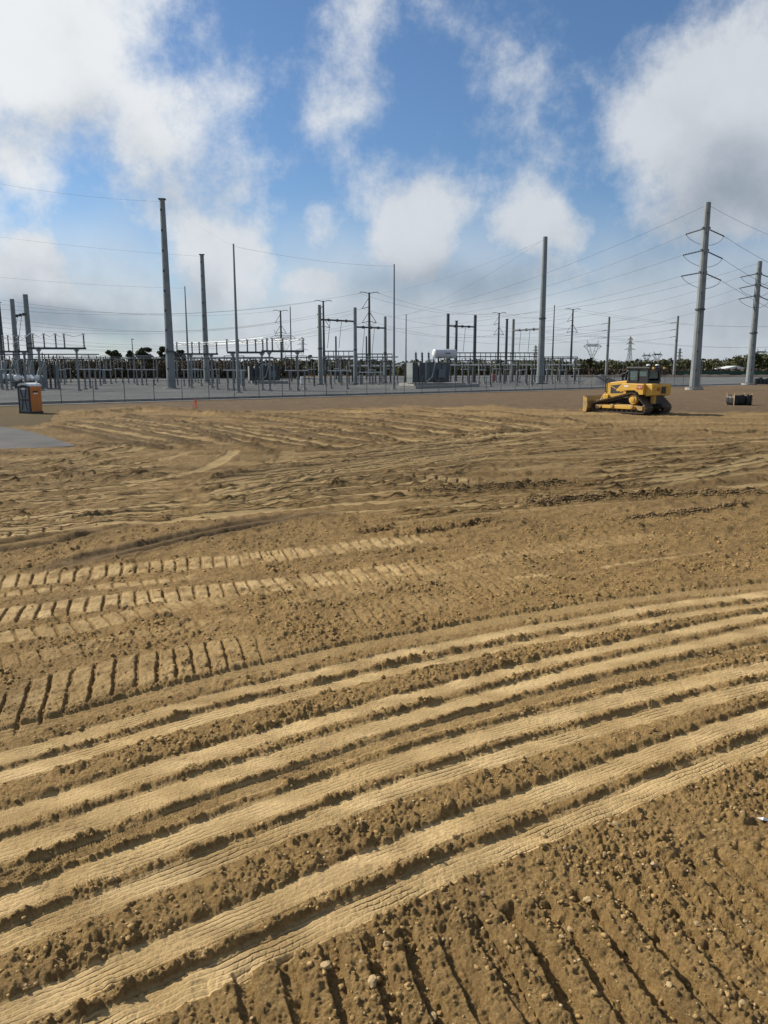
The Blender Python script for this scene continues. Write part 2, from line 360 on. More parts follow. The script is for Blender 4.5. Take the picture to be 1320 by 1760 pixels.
for k, kind in enumerate(KINDS):
    nxt = np.minimum(cev(curves[k + 1], x), prev - 0.02)
    m = (yw <= prev) & (yw > nxt)
    w = prev - nxt; t = (prev - yw) / w
    inA = np.where(m, 1, inA)
    tt = t[m]; ww = w[m]; xm = x[m]; ym = y[m]; wb = wob2[m]
    edge = np.minimum(sst(tt, 0, 0.10), sst(1 - tt, 0, 0.06))
    z = np.zeros_like(tt); cm = np.zeros_like(tt); rg = np.ones_like(tt)
    jit = perlin(xm / 0.5, ym / 0.16, 30 + k) * 0.9 + perlin(xm / 0.07, ym / 0.05, 60 + k) * 0.25
    onoff = 0.35 + 0.65 * sst(perlin(xm / 0.7, ym / 0.25, 90 + k), -0.25, 0.25)
    ribc[np.where(m)[0]] = 0
    def grooves(n, depth, sharp=0.16):
        mi = np.where(m)[0]; ribc[mi] = tt * n + jit * 0.22 + 1000; riba[mi] = edge * onoff * np.minimum(1, depth * 130)
        fr = (tt * n + jit * 0.22) % 1.0
        return -depth * np.exp(-((fr - 0.5) / sharp) ** 2) * onoff + depth * 0.6 * (fr - 0.5) * 0.8
    if kind in ('smooth', 'clean', 'lines', 'lines2', 'net'):
        n = np.maximum(2, np.round(np.median(ww) / 0.052))
        z = -0.020 + 0.008 * (tt - 0.5) + (1 - edge) * 0.004 + 0.008 * perlin(xm / .35, ym / .12, 190 + k)
        cm = (0.25 + 0.75 * sst(edge, 0.0, 0.6)) * (.72 + .4 * sst(perlin(xm / .55, ym / .25, 195 + k), -.4, .3)); rg = 0.20 + 0.5 * (1 - sst(edge, 0, 0.7))
        if kind == 'clean': z += grooves(n, 0.0045)
        elif kind == 'smooth': z += grooves(n, 0.007, 0.16)
        elif kind == 'lines': z += grooves(n, 0.0055)
        elif kind == 'lines2': z += grooves(n * 0.8, 0.012, 0.15)
        else:
            z += grooves(n, 0.007, 0.14)
            row = np.floor(tt * n + jit * 0.22); fs = (xm / 0.075 + jit * 0.15) % 1.0; crs[np.where(m)[0]] = xm / 0.075 + jit * .15 + 1000; crsa[np.where(m)[0]] = sst(tt, 0.25, 0.45) * edge * onoff
            pass
        z += 0.012 * sst(perlin(xm / 0.6, ym / 0.5, 130 + k), 0.15, 0.5)
    elif kind in ('ridge', 'tall'):
        H = 0.0195 if kind == 'ridge' else 0.029
        br = 0.30 + 0.80 * sst(perlin(xm / 0.5, ym / 0.9, 150 + k) + .6 * perlin(xm / 0.16, ym / 0.16, 170 + k), -0.4, 0.4)
        bp = sst(tt, 0.10, 0.55) * (1 - sst(tt, 0.72, 0.92)); z = -0.018 + H * 1.7 * br * bp; rg = 0.35 + 0.65 * sst(bp, 0, .4); cm = .55 * (1 - sst(bp, 0.0, .35))
    elif kind == 'rough':
        z = -0.016 + 0.026 * sst(tt, 0.0, 0.3) * (1 - sst(tt, 0.86, 1.0)); rg = 0.95
        if k == 15:                                  # old cleat marks under the roller passes
            s = (xm * 0.93 + ym * 0.55) / 0.23; fr = s % 1.0
            z += 0.022 * (sst(fr, 0, 0.55) * (1 - sst(fr, 0.75, 1.0)) - 0.4) * edge; rg = 0.95
    elif kind in ('rib', 'deeprib'):
        n = 4 if kind == 'rib' else 5
        dp = 0.010 if kind == 'rib' else 0.017
        fr = (tt * n + jit * 0.15) % 1.0
        fade = np.ones_like(tt) if kind == 'rib' else (1 - sst(np.abs(xm - 0.2), 2.0, 4.2)) * 0.85 + 0.15
        z = -0.03 + dp * (np.abs(fr - 0.5) * 4 - 1) * fade; cm = 0.30 * fade; rg = 0.30 + 0.6 * (1 - fade)
    elif kind == 'padrow':
        fr = (xm / 0.24 + wb * 0.3) % 1.0; edge = edge * sst(perlin(xm / 1.6, ym / 2.0, 77), -.05, .3)
        z = -0.01 + 0.02 * sst(fr, 0.0, 0.25) * (1 - sst(fr, 0.6, 0.85)) * edge; rg = 1.1; cm = edge * 0.3 * sst(fr, 0.1, 0.3) * (1 - sst(fr, 0.6, 0.8)); rg = 0.6
    h[m] += z; compact[m] = np.maximum(compact[m], cm); rough[m] *= rg
    prev = nxt

# soften the steps between bands where the sheet is sampled more coarsely
rows_n = len(ii) // nc; hb = h.reshape(rows_n, nc); wbl = sst(y.reshape(rows_n, nc), 4.6, 6.5) * .9; hs = hb.copy(); hs[1:-1] = .25 * hb[:-2] + .5 * hb[1:-1] + .25 * hb[2:]; h = (hb * (1 - wbl) + hs * wbl).ravel()

# -- individual passes of machines elsewhere on the site
def spline(pts, n=10):
    P = [Vector((p.x, p.y)) for p in pts]; P = [P[0] * 2 - P[1]] + P + [P[-1] * 2 - P[-2]]; out = []
    for i in range(1, len(P) - 2):
        for j in range(n):
            t = j / n; a, b, c, d = P[i - 1], P[i], P[i + 1], P[i + 2]
            out.append(0.5 * ((2 * b) + (c - a) * t + (2 * a - 5 * b + 4 * c - d) * t * t + (3 * b - a - 3 * c + d) * t ** 3))
    return out + [P[-2]]
def near_path(ptspx, reach, n=10):
    P = spline([gnd(*p) for p in ptspx], n)
    pa = np.array([(p.x, p.y) for p in P]); lo = pa.min(0) - reach; hi = pa.max(0) + reach
    c = np.where((x > lo[0]) & (x < hi[0]) & (y > lo[1]) & (y < hi[1]))[0]
    bx = x[c]; by = y[c]; bd = np.full(len(c), 1e9); bs = np.zeros(len(c)); sg = np.zeros(len(c)); acc = 0.0; tot = 0.0
    for (ax, ay), (ex, ey) in zip(pa[:-1], pa[1:]):
        L = math.hypot(ex - ax, ey - ay)
        if L < 1e-6: continue
        ux, uy = (ex - ax) / L, (ey - ay) / L
        s = np.clip((bx - ax) * ux + (by - ay) * uy, 0, L); dx = bx - ax - s * ux; dy = by - ay - s * uy; d = np.hypot(dx, dy)
        b = d < bd; bd = np.where(b, d, bd); bs = np.where(b, acc + s, bs); sg = np.where(b, np.sign(ux * (by - ay) - uy * (bx - ax)), sg); acc += L
    k = bd < reach
    c = c[k]
    ends = np.minimum(sst(bs[k], 0, 0.5 + 0.05 * acc), sst(acc - bs[k], 0, 0.5 + 0.05 * acc))
    return c, bd[k] * sg[k], bs[k], ends, acc        # signed offset (+ = left of travel), arc length
DS = np.full(h.shape, 6.0); AS = np.zeros_like(h); DB = np.full(h.shape, 6.0); AB_ = np.zeros_like(h); CLM = np.zeros_like(h); SC = np.zeros_like(h)
def far_of(pts):
    Ym = float(np.mean([gnd(*p).y for p in pts])); return Ym, 1.2 * (Ym * Ym + 11.6) / (CAM_H * FPX)
def smooth_strip(pts, hw, depth=0.03, cm=0.9, ribs=0, keep=0.15):
    Ym, sr = far_of(pts)
    if Ym > 11:                                   # far passes: distance is stored, the soil material draws the packed strip
        c, d, s, e, _ = near_path(pts, 3.2 * hw + .3 + 2.5 * sr)
        q = np.abs(d + wob2[c] * 0.10) / hw; sc_ = (cm * e + .02) * np.exp(-np.minimum(q, 4) ** 2); u = sc_ > SC[c]; cu = c[u]; SC[cu] = sc_[u]
        DS[cu] = q[u]; AS[cu] = (cm * e)[u]
        g = np.exp(-(d / max(hw, 1.3 * sr)) ** 2); h[c] -= e * depth * .6 * g; rough[c] *= 1 - (1 - keep) * g * e * .8
        return
    c, d, s, e, _ = near_path(pts, hw + 0.45)
    d = d + wob[c] * 1.0 + wob2[c] * 0.05
    ins = 1 - sst(np.abs(d), hw * 0.8, hw)
    lip = np.exp(-((np.abs(d) - hw - 0.09) / 0.08) ** 2)
    h[c] += e * (-depth * ins + depth * 0.9 * lip * (0.5 + wob2[c]))
    compact[c] = np.maximum(compact[c], cm * ins * e); rough[c] *= 1 - (1 - keep) * ins * e
def berm(pts, hw, H, cl=1.0, grey=0.0, one=0, long=0):
    Ym, sr = far_of(pts)
    if Ym > 11:
        hwg = max(hw, 1.3 * sr); c, d, s, e, _ = near_path(pts, 2.6 * hwg + 2 * sr)
        d = d + wob2[c] * 0.15; br = (0.75 + 0.35 * perlin(x[c] / 5, y[c] / 5, 202)) if long else 0.6 + 0.6 * sst(perlin(x[c] / 0.9, y[c] / 0.9, 201), -0.4, 0.4)
        g = np.exp(-(d / hwg) ** 2); h[c] += e * H * br * g * .8; rough[c] += e * cl * g
        q = np.abs(d) / hw; u = q < DB[c]; cu = c[u]; DB[cu] = q[u]; AB_[cu] = (e * br)[u] * min(1.0, .55 + grey)
        if cl > 2: CLM[c] = np.maximum(CLM[c], e * grey * np.exp(-(d / (hw * 1.3)) ** 2))
        return
    c, d, s, e, _ = near_path(pts, hw * 2.6)
    d = d + wob[c] * 1.6 + wob2[c] * 0.12
    br = 0.6 + 0.6 * sst(perlin(x[c] / 0.9, y[c] / 0.9, 201), -0.4, 0.4)
    b = np.exp(-(d / hw) ** 2); h[c] += e * H * br * b; rough[c] += e * cl * b; moist[c] = np.maximum(moist[c], e * grey * b); compact[c] *= 1 - e * 0.8 * b
    if cl > 2: CLM[c] = np.maximum(CLM[c], e * grey * b)
def pads(pts, hw, pitch=0.215, H=0.03, skew=0.0, cm=0.85, groove=0.20, chev=0.0, keep=0.45, ang=17.5):
    c, d, s, e, _ = near_path(pts, hw + 0.3)
    dd = d + wob[c] * 0.8
    ins = 1 - sst(np.abs(dd), hw * 0.86, hw)
    s2 = x[c] * math.cos(R(ang)) + y[c] * math.sin(R(ang)) + wob[c] * 1.0 + .11 * wob2[c]
    fr = (s2 / pitch) % 1.0
    pad = sst(fr, 0.0, 0.07) * (1 - sst(fr, 1 - groove, 1 - groove + 0.08))
    idx = np.floor(s2 / pitch).astype(np.int32); var = 0.55 + 0.6 * hsh(idx, idx * 0 + 5, 3)
    ero = sst(perlin(x[c] / 0.30, y[c] / 0.30, 223) + .5 * perlin(x[c] / .08, y[c] / .08, 224), -.75, -.1)
    h[c] += e * ins * (H * .62 * (pad - 0.72) * var * (.25 + .75 * ero) + 0.014 * perlin(x[c] / 0.07, y[c] / 0.07, 222))
    pad = pad * ero
    compact[c] = np.maximum(compact[c], e * ins * pad * cm * sst(perlin(x[c] / 0.35, y[c] / 0.35, 231), -0.5, 0.1)); rough[c] *= 1 - (1 - keep) * ins * e

stk = sst(perlin((x + .3 * y) / 16, (y - .15 * x) / 1.1, 251) + .5 * perlin((x + .3 * y) / 6, (y - .12 * x) / .5, 252), -.25, .45) * sst(y, 15, 26)
compact = np.maximum(compact, .50 * stk); moist = np.maximum(moist, .22 * (1 - stk) * sst(y, 17, 28))
# far sweeps of the dozer (windrows between passes)
for p in ([(330, 741), (430, 757), (500, 768), (590, 776)], [(330, 725), (450, 742), (560, 758), (660, 768)], [(380, 718), (480, 732), (600, 750), (680, 760)],
          [(430, 714), (560, 730), (660, 742), (790, 756)], [(450, 711), (600, 722), (720, 737), (810, 752)], [(500, 708), (660, 715), (800, 728), (900, 742)],
          [(560, 705), (760, 714), (960, 736)], [(700, 704), (860, 711), (1010, 728)], [(80, 733), (160, 748), (240, 763), (290, 768)], [(100, 727), (200, 740), (280, 755), (340, 772)],
          [(130, 722), (250, 735), (330, 748), (400, 766)], [(200, 721), (330, 735), (420, 750)], [(330, 754), (400, 762), (470, 778)], [(150, 760), (230, 768), (300, 772)]):
    berm(p, 0.42, 0.22, .6, .55, 0, 1)
berm([(118, 716), (180, 711), (250, 704), (330, 711), (420, 716)], 0.9, 0.50, 2.0); berm([(190, 724), (260, 716), (340, 722)], 0.6, 0.22, 1.6)
for p in ([(410, 714), (440, 709), (500, 708)], [(1000, 736), (1040, 734), (1050, 733)], [(1060, 746), (1120, 741)], [(820, 752), (900, 745), (1000, 742), (1050, 738)], [(1180, 740), (1250, 746), (1320, 742)]):
    berm(p, 0.30, 0.2, .8, .2, 0, 1)
def resamp(p, n=7):
    P_ = np.array(p, float); t = np.linspace(0, len(P_) - 1, n); return np.stack([np.interp(t, range(len(P_)), P_[:, 0]), np.interp(t, range(len(P_)), P_[:, 1])], 1)
rs_ = np.random.RandomState(44)
FANS = []
def sweep(a, b, n, amp=1.0):
    A_, B_ = resamp(a), resamp(b)
    for i in range(n):
        t = (i + .5 + .5 * (rs_.rand() - .5)) / n; p = A_ * (1 - t) + B_ * t; sl = rs_.rand(2) * .3; q = resamp(p[int(sl[0] * 6):7 - int(sl[1] * 6)], 6) if rs_.rand() < .5 else p
        Ym = np.mean([gnd(*k_).y for k_ in q]); q = [tuple(v) for v in q]; FANS.append((q, Ym, amp * (.5 + .7 * rs_.rand()), rs_.rand()))
sweep([(330, 741), (430, 757), (500, 768), (590, 776)], [(560, 705), (760, 714), (960, 736), (1040, 740)], 13)
sweep([(80, 735), (160, 750), (240, 765), (290, 770)], [(200, 719), (330, 733), (420, 750), (520, 764)], 9)
sweep([(-60, 795), (60, 783), (150, 772), (260, 760)], [(-60, 866), (120, 854), (260, 843), (340, 838)], 13)
sweep([(300, 845), (430, 827), (560, 811), (680, 797), (800, 782)], [(480, 779), (600, 774), (700, 766), (800, 753), (960, 742)], 11)
sweep([(330, 893), (450, 880), (560, 868), (720, 860)], [(330, 855), (480, 831), (620, 810), (900, 778)], 9)
sweep([(990, 850), (1120, 838), (1230, 822), (1340, 802)], [(1000, 770), (1130, 758), (1250, 752), (1340, 748)], 10, .7)
sweep([(700, 805), (820, 793), (950, 784), (1100, 773)], [(690, 780), (800, 764), (930, 752), (1060, 746)], 7, .8)
sweep([(-60, 935), (60, 920), (200, 903), (340, 893)], [(-60, 868), (120, 857), (260, 848), (340, 843)], 11)
sweep([(640, 905), (800, 890), (960, 872), (1150, 860)], [(680, 850), (820, 842), (980, 838), (1150, 828)], 6, .5)
# mid distance wheel and track passes
smooth_strip([(404, 772), (396, 781), (375, 793), (335, 810), (250, 828), (150, 843)], 0.28, 0.05, 1.0)
smooth_strip([(495, 772), (488, 790), (455, 812), (400, 826), (330, 842)], 0.30, 0.05, 0.55)
for p, hw, cm in (([(-60, 816), (100, 798), (200, 779), (275, 761)], .22, .8), ([(-60, 830), (130, 811), (230, 798), (300, 785), (322, 776)], .22, .8), ([(-60, 800), (60, 788), (150, 775), (240, 762)], .2, .55),
                  ([(330, 835), (450, 818), (560, 803), (660, 788), (760, 775), (850, 764)], .16, .7), ([(300, 845), (430, 827), (560, 811), (680, 797), (800, 782)], .14, .6),
                  ([(330, 857), (420, 839), (520, 825), (620, 810), (760, 793), (900, 778)], .26, .95), ([(480, 781), (600, 776), (700, 768), (800, 755), (960, 744)], .22, .8),
                  ([(1120, 830), (1200, 815), (1270, 797), (1340, 782)], .45, 1.0), ([(1005, 853), (1060, 845), (1120, 840)], .24, .9), ([(1230, 840), (1290, 834), (1380, 827)], .25, .9),
                  ([(680, 800), (820, 788), (950, 780), (1100, 771)], .2, .5), ([(990, 812), (1090, 797), (1200, 781), (1330, 767)], .12, .4), ([(860, 810), (960, 797), (1060, 786), (1180, 772)], .2, .45),
                  ([(900, 762), (1020, 765), (1150, 757)], .25, .45), ([(1000, 778), (1130, 763), (1250, 755)], .2, .4), ([(690, 784), (800, 768), (930, 757)], .2, .5),
                  ([(-60, 908), (80, 886), (150, 879), (260, 872), (340, 868)], .20, 1.0), ([(-60, 918), (60, 906), (200, 899), (340, 893), (420, 886)], .16, .9), ([(200, 905), (300, 893), (420, 879), (520, 870)], .14, .8),
                  ([(300, 872), (420, 864), (560, 855), (680, 845)], .12, .85), ([(330, 893), (450, 880), (560, 868), (700, 862)], .14, .8), ([(520, 884), (620, 878), (760, 869), (890, 865)], .10, .8), ([(-40, 868), (120, 856), (260, 846), (330, 842)], .16, .6)):
    smooth_strip(p, hw, 0.045, cm)
for p in ([(340, 829), (450, 812), (560, 797), (660, 782)], [(320, 849), (450, 832), (600, 814)], [(100, 797), (190, 784)], [(150, 804), (215, 794)], [(170, 826), (265, 812)], [(100, 897), (200, 884), (290, 873)],
          [(0, 862), (140, 853)], [(170, 858), (260, 848)], [(0, 888), (70, 880)], [(560, 838), (640, 826)], [(90, 815), (160, 806)]):
    berm(p, 0.15, 0.11, .8, .15, 0, 1)
for q, Ym, am, rd in FANS:
    w_ = max(.09, .0050 * Ym)
    smooth_strip(q, w_ * (.7 + .5 * rd), .035 + .0008 * Ym, min(1, .85 * am), keep=.3)
    sh = 1.5 + 60 / Ym; berm([(a_, b_ - sh) for a_, b_ in q], w_ * .75, (.05 + .0030 * Ym) * am, .5, .45 * am, 0, 1)
# double wheel ruts, still damp
for p, g in (([(-60, 957), (100, 930), (190, 908), (290, 896)], .45), ([(-60, 946), (80, 921), (200, 903)], .4), ([(40, 985), (100, 972), (200, 952), (330, 925), (430, 905), (520, 888), (620, 880)], .75), ([(60, 975), (130, 960), (230, 938), (340, 915), (440, 896), (530, 882)], .7)):
    c, d, s, e, _ = near_path(p, 0.8); d = d + wob[c] * 0.8
    ins = np.exp(-(d / 0.12) ** 2); lip = np.exp(-((np.abs(d) - 0.24) / 0.09) ** 2)
    h[c] += e * (-0.085 * ins + 0.035 * lip); moist[c] = np.maximum(moist[c], e * g * np.exp(-(d / 0.30) ** 2)); rough[c] *= 1 - 0.75 * e * np.exp(-(d / 0.26) ** 2)
# crawler tracks
pads([(-80, 1008), (0, 1000), (100, 990), (250, 973), (400, 962), (470, 953), (560, 943), (670, 932), (780, 920)], .42, .225, .06, 0.0, keep=.55)
pads([(-80, 1030), (0, 1020), (110, 1010), (250, 1000), (360, 986)], .14, .225, .05, -.2, cm=.8, keep=.3, ang=25)
pads([(-90, 1075), (0, 1058), (100, 1045), (200, 1032), (300, 1020), (450, 1006), (560, 993), (650, 983), (760, 968)], .42, .22, .065, 0.0, keep=.55)
pads([(-90, 1112), (0, 1094), (110, 1080), (220, 1056), (330, 1037), (430, 1022)], .26, .22, .05, cm=.6, keep=.4, ang=36)
pads([(-90, 1262), (0, 1226), (100, 1187), (200, 1161), (320, 1137), (490, 1108)], .50, .212, .07, 0.0, cm=.45, keep=.7)
pads([(560, 1080), (660, 1052), (760, 1027), (860, 1004), (980, 980)], .42, .23, .04, -.75, cm=.15, keep=.8)
pads([(805, 1001), (900, 991), (1000, 982), (1120, 962), (1250, 945)], .07, .30, .02, cm=.7, ang=45)
pads([(672, 820), (720, 820), (790, 826), (830, 831)], .34, .36, .09, cm=1.0, ang=-10)
pads([(-60, 838), (60, 829), (180, 815), (270, 800)], .32, .36, .06, .2, cm=.7); pads([(-60, 818), (80, 806), (180, 793)], .2, .34, .05, .2, cm=.7)
pads([(-60, 925), (0, 920), (60, 914), (130, 906)], .28, .34, .07, 0, cm=.7)
pads([(360, 960), (470, 948), (600, 940), (700, 930)], .18, .24, .04, .2, cm=.3)
def soften(a, y0, y1, n):
    A2 = a.reshape(rows_n, nc).copy(); w2 = sst(y.reshape(rows_n, nc), y0, y1)
    for _ in range(n):
        s2 = A2.copy(); s2[1:-1] = .25 * A2[:-2] + .5 * A2[1:-1] + .25 * A2[2:]; A2 = A2 * (1 - w2) + s2 * w2
    return A2.ravel()
h = soften(h, 9, 16, 1); compact = soften(compact, 9, 16, 1); moist = soften(moist, 9, 16, 1)
pads([(520, 1016), (680, 990), (860, 957), (1010, 936), (1160, 918)], .36, .23, .045, cm=.35, keep=.7)
pads([(440, 1046), (600, 1016), (780, 990), (940, 968)], .20, .23, .04, cm=.3, keep=.7, ang=34)
pads([(-60, 1150), (60, 1128), (200, 1100), (340, 1076), (470, 1056)], .22, .22, .04, cm=.3, keep=.7, ang=30)
# broad cleats in the right-hand foreground
pads([(300, 1835), (470, 1790), (620, 1745), (800, 1715), (980, 1670), (1160, 1615), (1330, 1560), (1500, 1500)], .62, .235, .12, .07, cm=0.0, groove=.42, keep=.85)
# rows of clods and dug spots; clod shadows darken the soil colour
for p, hw, H, g in (([(880, 870), (950, 861), (1020, 856), (1130, 852), (1240, 850), (1340, 848)], .26, .07, .75), ([(1060, 892), (1180, 881), (1290, 866)], .14, .05, .7), ([(720, 836), (800, 837), (880, 834), (1000, 829)], .35, .10, .55),
                    ([(690, 846), (760, 843), (850, 846)], .3, .08, .45), ([(585, 916), (630, 914), (690, 905)], .16, -.06, .35), ([(660, 925), (760, 908), (860, 893)], .14, .05, .1)):
    berm(p, hw, H, 2.2, g)

# asphalt pad and the edge of the worked soil
AX = np.array([-3000, -400, 0, 50, 100, 128, 131]); AT = np.array([700, 727, 734, 742, 757, 765, 767]); AB = np.array([800, 780, 773, 771, 769, 768, 767.5])
onpad = (px < 124) & (py > np.interp(px, AX, AT) + 1.5) & (py < np.interp(px, AX, AB) - 1.5)
GX = np.array([-4000, 0, 60, 85, 92, 110, 180, 250, 330, 420, 470, 560, 700, 850, 990, 1100, 1200, 1320, 4000])
GE = np.array([720, 735, 733, 724, 714, 706, 702, 699, 703, 708, 707, 703, 699, 698, 705, 709, 709, 708, 708])
gy = np.interp(px, GX, GE) + perlin(x / 3, y / 3, 41) * 5 + perlin(x / 0.8, y / 0.8, 42) * 3
grass = sst(gy - py, -1.5, 2.0); grass[onpad] = 0
h = h * (1 - 0.85 * grass); compact *= (1 - grass); rough *= (1 - 0.35 * grass)

# loose soil: lumps over several sizes
rough = np.clip(rough, 0.03, 3.0)
fade = lambda wl: keepf(wl)
patch = 0.6 + 0.65 * sst(perlin(x / 1.1, y / 1.1, 71) + 0.5 * perlin(x / 0.3, y / 0.3, 72), -0.35, 0.45)
grain = (perlin(x / 0.22, y / 0.22, 51) * 0.012 * fade(.22) + perlin(x / 0.09, y / 0.09, 52) * 0.012 * fade(.09) + perlin(x / 0.045, y / 0.045, 53) * 0.016 * fade(.04) + perlin(x / 0.022, y / 0.022, 54) * 0.011 * fade(.02))
lump = clods(x, y, 0.15, 3, 0.22) * 0.40 * fade(.16) + clods(x, y, 0.07, 9, 0.4) * 0.60 * fade(.07) + clods(x, y, 0.036, 15, 0.6) * 0.95 * fade(.034) + clods(x, y, 0.12, 33, 0.45) * 0.35 * sst(y, 6.5, 9) * (1 - sst(y, 16, 22))
far_l = clods(x, y, 0.30, 21, 0.45) * 0.34 * sst(y, 10, 24) * (1 - sst(y, 40, 75)) + perlin(x / 0.30, y / 0.30, 55) * 0.06 * sst(y, 7, 16) + (perlin((x + .25 * y) / 4.5, (y - .15 * x) / 0.55, 56) * .07 + perlin((x + .3 * y) / 22, (y - .15 * x) / 1.3, 57) * .10) * sst(y, 14, 26)
h += rough * patch * (grain + lump * (1 - 0.8 * grass)) + np.minimum(rough, 1.6) * far_l * (1 - 0.7 * grass)
h[onpad] = -0.03; eg = (px < 140) & (py > np.interp(px, AX, AT) - 4) & (py < np.interp(px, AX, AB) + 5) & ~onpad; h[eg] = h[eg] * .4 + .02
compact = np.clip(compact * (0.8 + 0.5 * perlin(x / 0.5, y / 0.5, 61)), 0, 1)

Z = np.zeros(X.shape); Z[ii] = h
farfade = np.ones_like(Z); farfade[ii] = 1 - sst(y, 85, 125); Z *= farfade
Z[(Y > 140)] = 0.0
A_c = np.zeros(X.shape, np.float32); A_c[ii] = compact
A_m = np.zeros(X.shape, np.float32); A_m[ii] = np.clip(moist, 0, 1)
A_g = np.zeros(X.shape, np.float32); A_g[ii] = grass; A_g[Y >= 140] = 1.0
A_s = np.zeros(X.shape, np.float32); A_s[ii] = sst(130 - px + perlin(x / 2, y / 2, 77) * 60, -60, 60) * grass

def dirt_mat():
    m = bpy.data.materials.new('worked_sandy_soil'); m.use_nodes = True
    nt = m.node_tree; L = nt.links.new; bs = nt.nodes['Principled BSDF']; bs.inputs['Roughness'].default_value = 0.95; bs.inputs['Specular IOR Level'].default_value = 0.15
    def nd(t): return nt.nodes.new(t)
    tc = nd('ShaderNodeTexCoord')
    def noise(s, det=5, ro=0.55, sc=None):
        n = nd('ShaderNodeTexNoise'); n.inputs['Scale'].default_value = s; n.inputs['Detail'].default_value = det; n.inputs['Roughness'].default_value = ro
        L(tc.outputs['Object'], n.inputs['Vector']); return n.outputs['Fac']
    def rng_(s, a, b, lo=0.0, hi=1.0):
        n = nd('ShaderNodeMapRange'); L(s, n.inputs[0])
        for i, v in enumerate((a, b, lo, hi)): n.inputs[i + 1].default_value = v
        return n.outputs[0]
    def mix(f, a, b):
        n = nd('ShaderNodeMix'); n.data_type = 'RGBA'
        for s, v in ((n.inputs[0], f), (n.inputs[6], a), (n.inputs[7], b)):
            if isinstance(v, bpy.types.NodeSocket): L(v, s)
            else: s.default_value = v if isinstance(v, float) else (*v, 1)
        return n.outputs[2]
    def attr(n):
        a = nd('ShaderNodeAttribute'); a.attribute_name = n; return a.outputs['Fac']
    loose = mix(rng_(noise(0.6, 6, .6), .32, .68), DIRT_A, DIRT_B)
    loose = mix(rng_(noise(26, 4, .7), .40, .72), loose, DIRT_C)
    loose = mix(rng_(noise(2.3, 3), .5, .75, 0, .5), loose, DIRT_D)
    loose = mix(rng_(noise(9, 7, .8), .48, .64, 0, .85), loose, DIRT_D)
    loose = mix(rng_(noise(14, 6, .8), .56, .72, 0, .7), loose, DIRT_E)
    loose = mix(rng_(noise(55, 4, .8), .52, .62, 0, .7), loose, DIRT_D)
    loose = mix(rng_(noise(70, 4, .8), .56, .66, 0, .65), loose, DIRT_E)
    loose = mix(rng_(noise(19, 5, .8), .54, .64, 0, .55), loose, DIRT_D)
    def dist(s, k):
        n = nd('ShaderNodeMath'); n.operation = 'MULTIPLY'; L(s, n.inputs[0]); L(attr('distant'), n.inputs[1]); return n.outputs[0]
    loose = mix(dist(rng_(noise(3.2, 8, .8), .49, .60, 0, .8), 1), loose, DIRT_D)
    loose = mix(dist(rng_(noise(4.1, 8, .8), .53, .64, 0, .7), 1), loose, DIRT_E)
    loose = mix(rng_(noise(.33, 5, .65), .50, .70, 0, .55), loose, (0.14, 0.092, 0.042))
    packed = mix(rng_(noise(1.4, 5), .3, .7), PACK_A, PACK_B)
    packed = mix(rng_(noise(.5, 5, .65), .48, .7, 0, .5), packed, DIRT_C)
    packed = mix(rng_(noise(30, 5, .75), .5, .72, 0, .55), packed, DIRT_A)
    c = mix(attr('compact'), loose, packed)
    def fm(op, a, b):
        n = nd('ShaderNodeMath'); n.operation = op
        for s_, v in zip(n.inputs, (a, b)):
            if isinstance(v, bpy.types.NodeSocket): L(v, s_)
            else: s_.default_value = v
        return n.outputs[0]
    rag = fm('MULTIPLY', fm('SUBTRACT', noise(2.6, 6, .7), 0.5), 1.3)
    def prof(an, lo, hi):
        n = nd('ShaderNodeMapRange'); n.interpolation_type = 'SMOOTHSTEP'; L(fm('ADD', attr(an), rag), n.inputs[0])
        for i_, v in enumerate((lo, hi, 1.0, 0.0)): n.inputs[i_ + 1].default_value = v
        return n.outputs[0]
    strip = fm('MULTIPLY', prof('ds', .7, 1.15), attr('sa')); row = fm('MULTIPLY', prof('db', .35, 1.25), attr('ba'))
    c = mix(strip, c, mix(0.35, packed, DIRT_P)); c = mix(fm('MULTIPLY', row, .9), c, (0.085, 0.053, 0.022))  # dark rows: loose soil, with shadows of clods and ruts painted in
    c = mix(attr('moist'), c, mix(rng_(noise(8), .35, .65), (0.085, 0.058, 0.032), (0.15, 0.105, 0.06)))
    straw = mix(rng_(noise(0.35, 7, .7), .35, .65), (0.145, 0.10, 0.056), (0.225, 0.155, 0.088))
    straw = mix(rng_(noise(1.7, 6, .75), .40, .62), straw, (0.11, 0.077, 0.046))
    green = mix(rng_(noise(1.1, 6, .7), .35, .65), (0.15, 0.108, 0.052), (0.115, 0.090, 0.042))
    straw = mix(attr('green'), straw, green)
    c = mix(attr('grass'), c, straw)
    L(c, bs.inputs['Base Color'])
    b1 = nd('ShaderNodeBump'); b1.inputs['Strength'].default_value = 0.9; b1.inputs['Distance'].default_value = 0.035; L(noise(48, 8, .75), b1.inputs['Height'])
    inv = nd('ShaderNodeMath'); inv.operation = 'MULTIPLY_ADD'; L(attr('compact'), inv.inputs[0]); inv.inputs[1].default_value = -0.45; inv.inputs[2].default_value = 1.0; L(inv.outputs[0], b1.inputs['Strength'])
    b2 = nd('ShaderNodeBump'); b2.inputs['Strength'].default_value = 0.6; b2.inputs['Distance'].default_value = 0.10; L(noise(6, 8, .72), b2.inputs['Height'])
    gsc = nd('ShaderNodeMath'); gsc.operation = 'MULTIPLY_ADD'; L(attr('distant'), gsc.inputs[0]); gsc.inputs[1].default_value = 0.75; gsc.inputs[2].default_value = 0.0
    L(gsc.outputs[0], b2.inputs['Strength']); b2.inputs['Distance'].default_value = 0.22
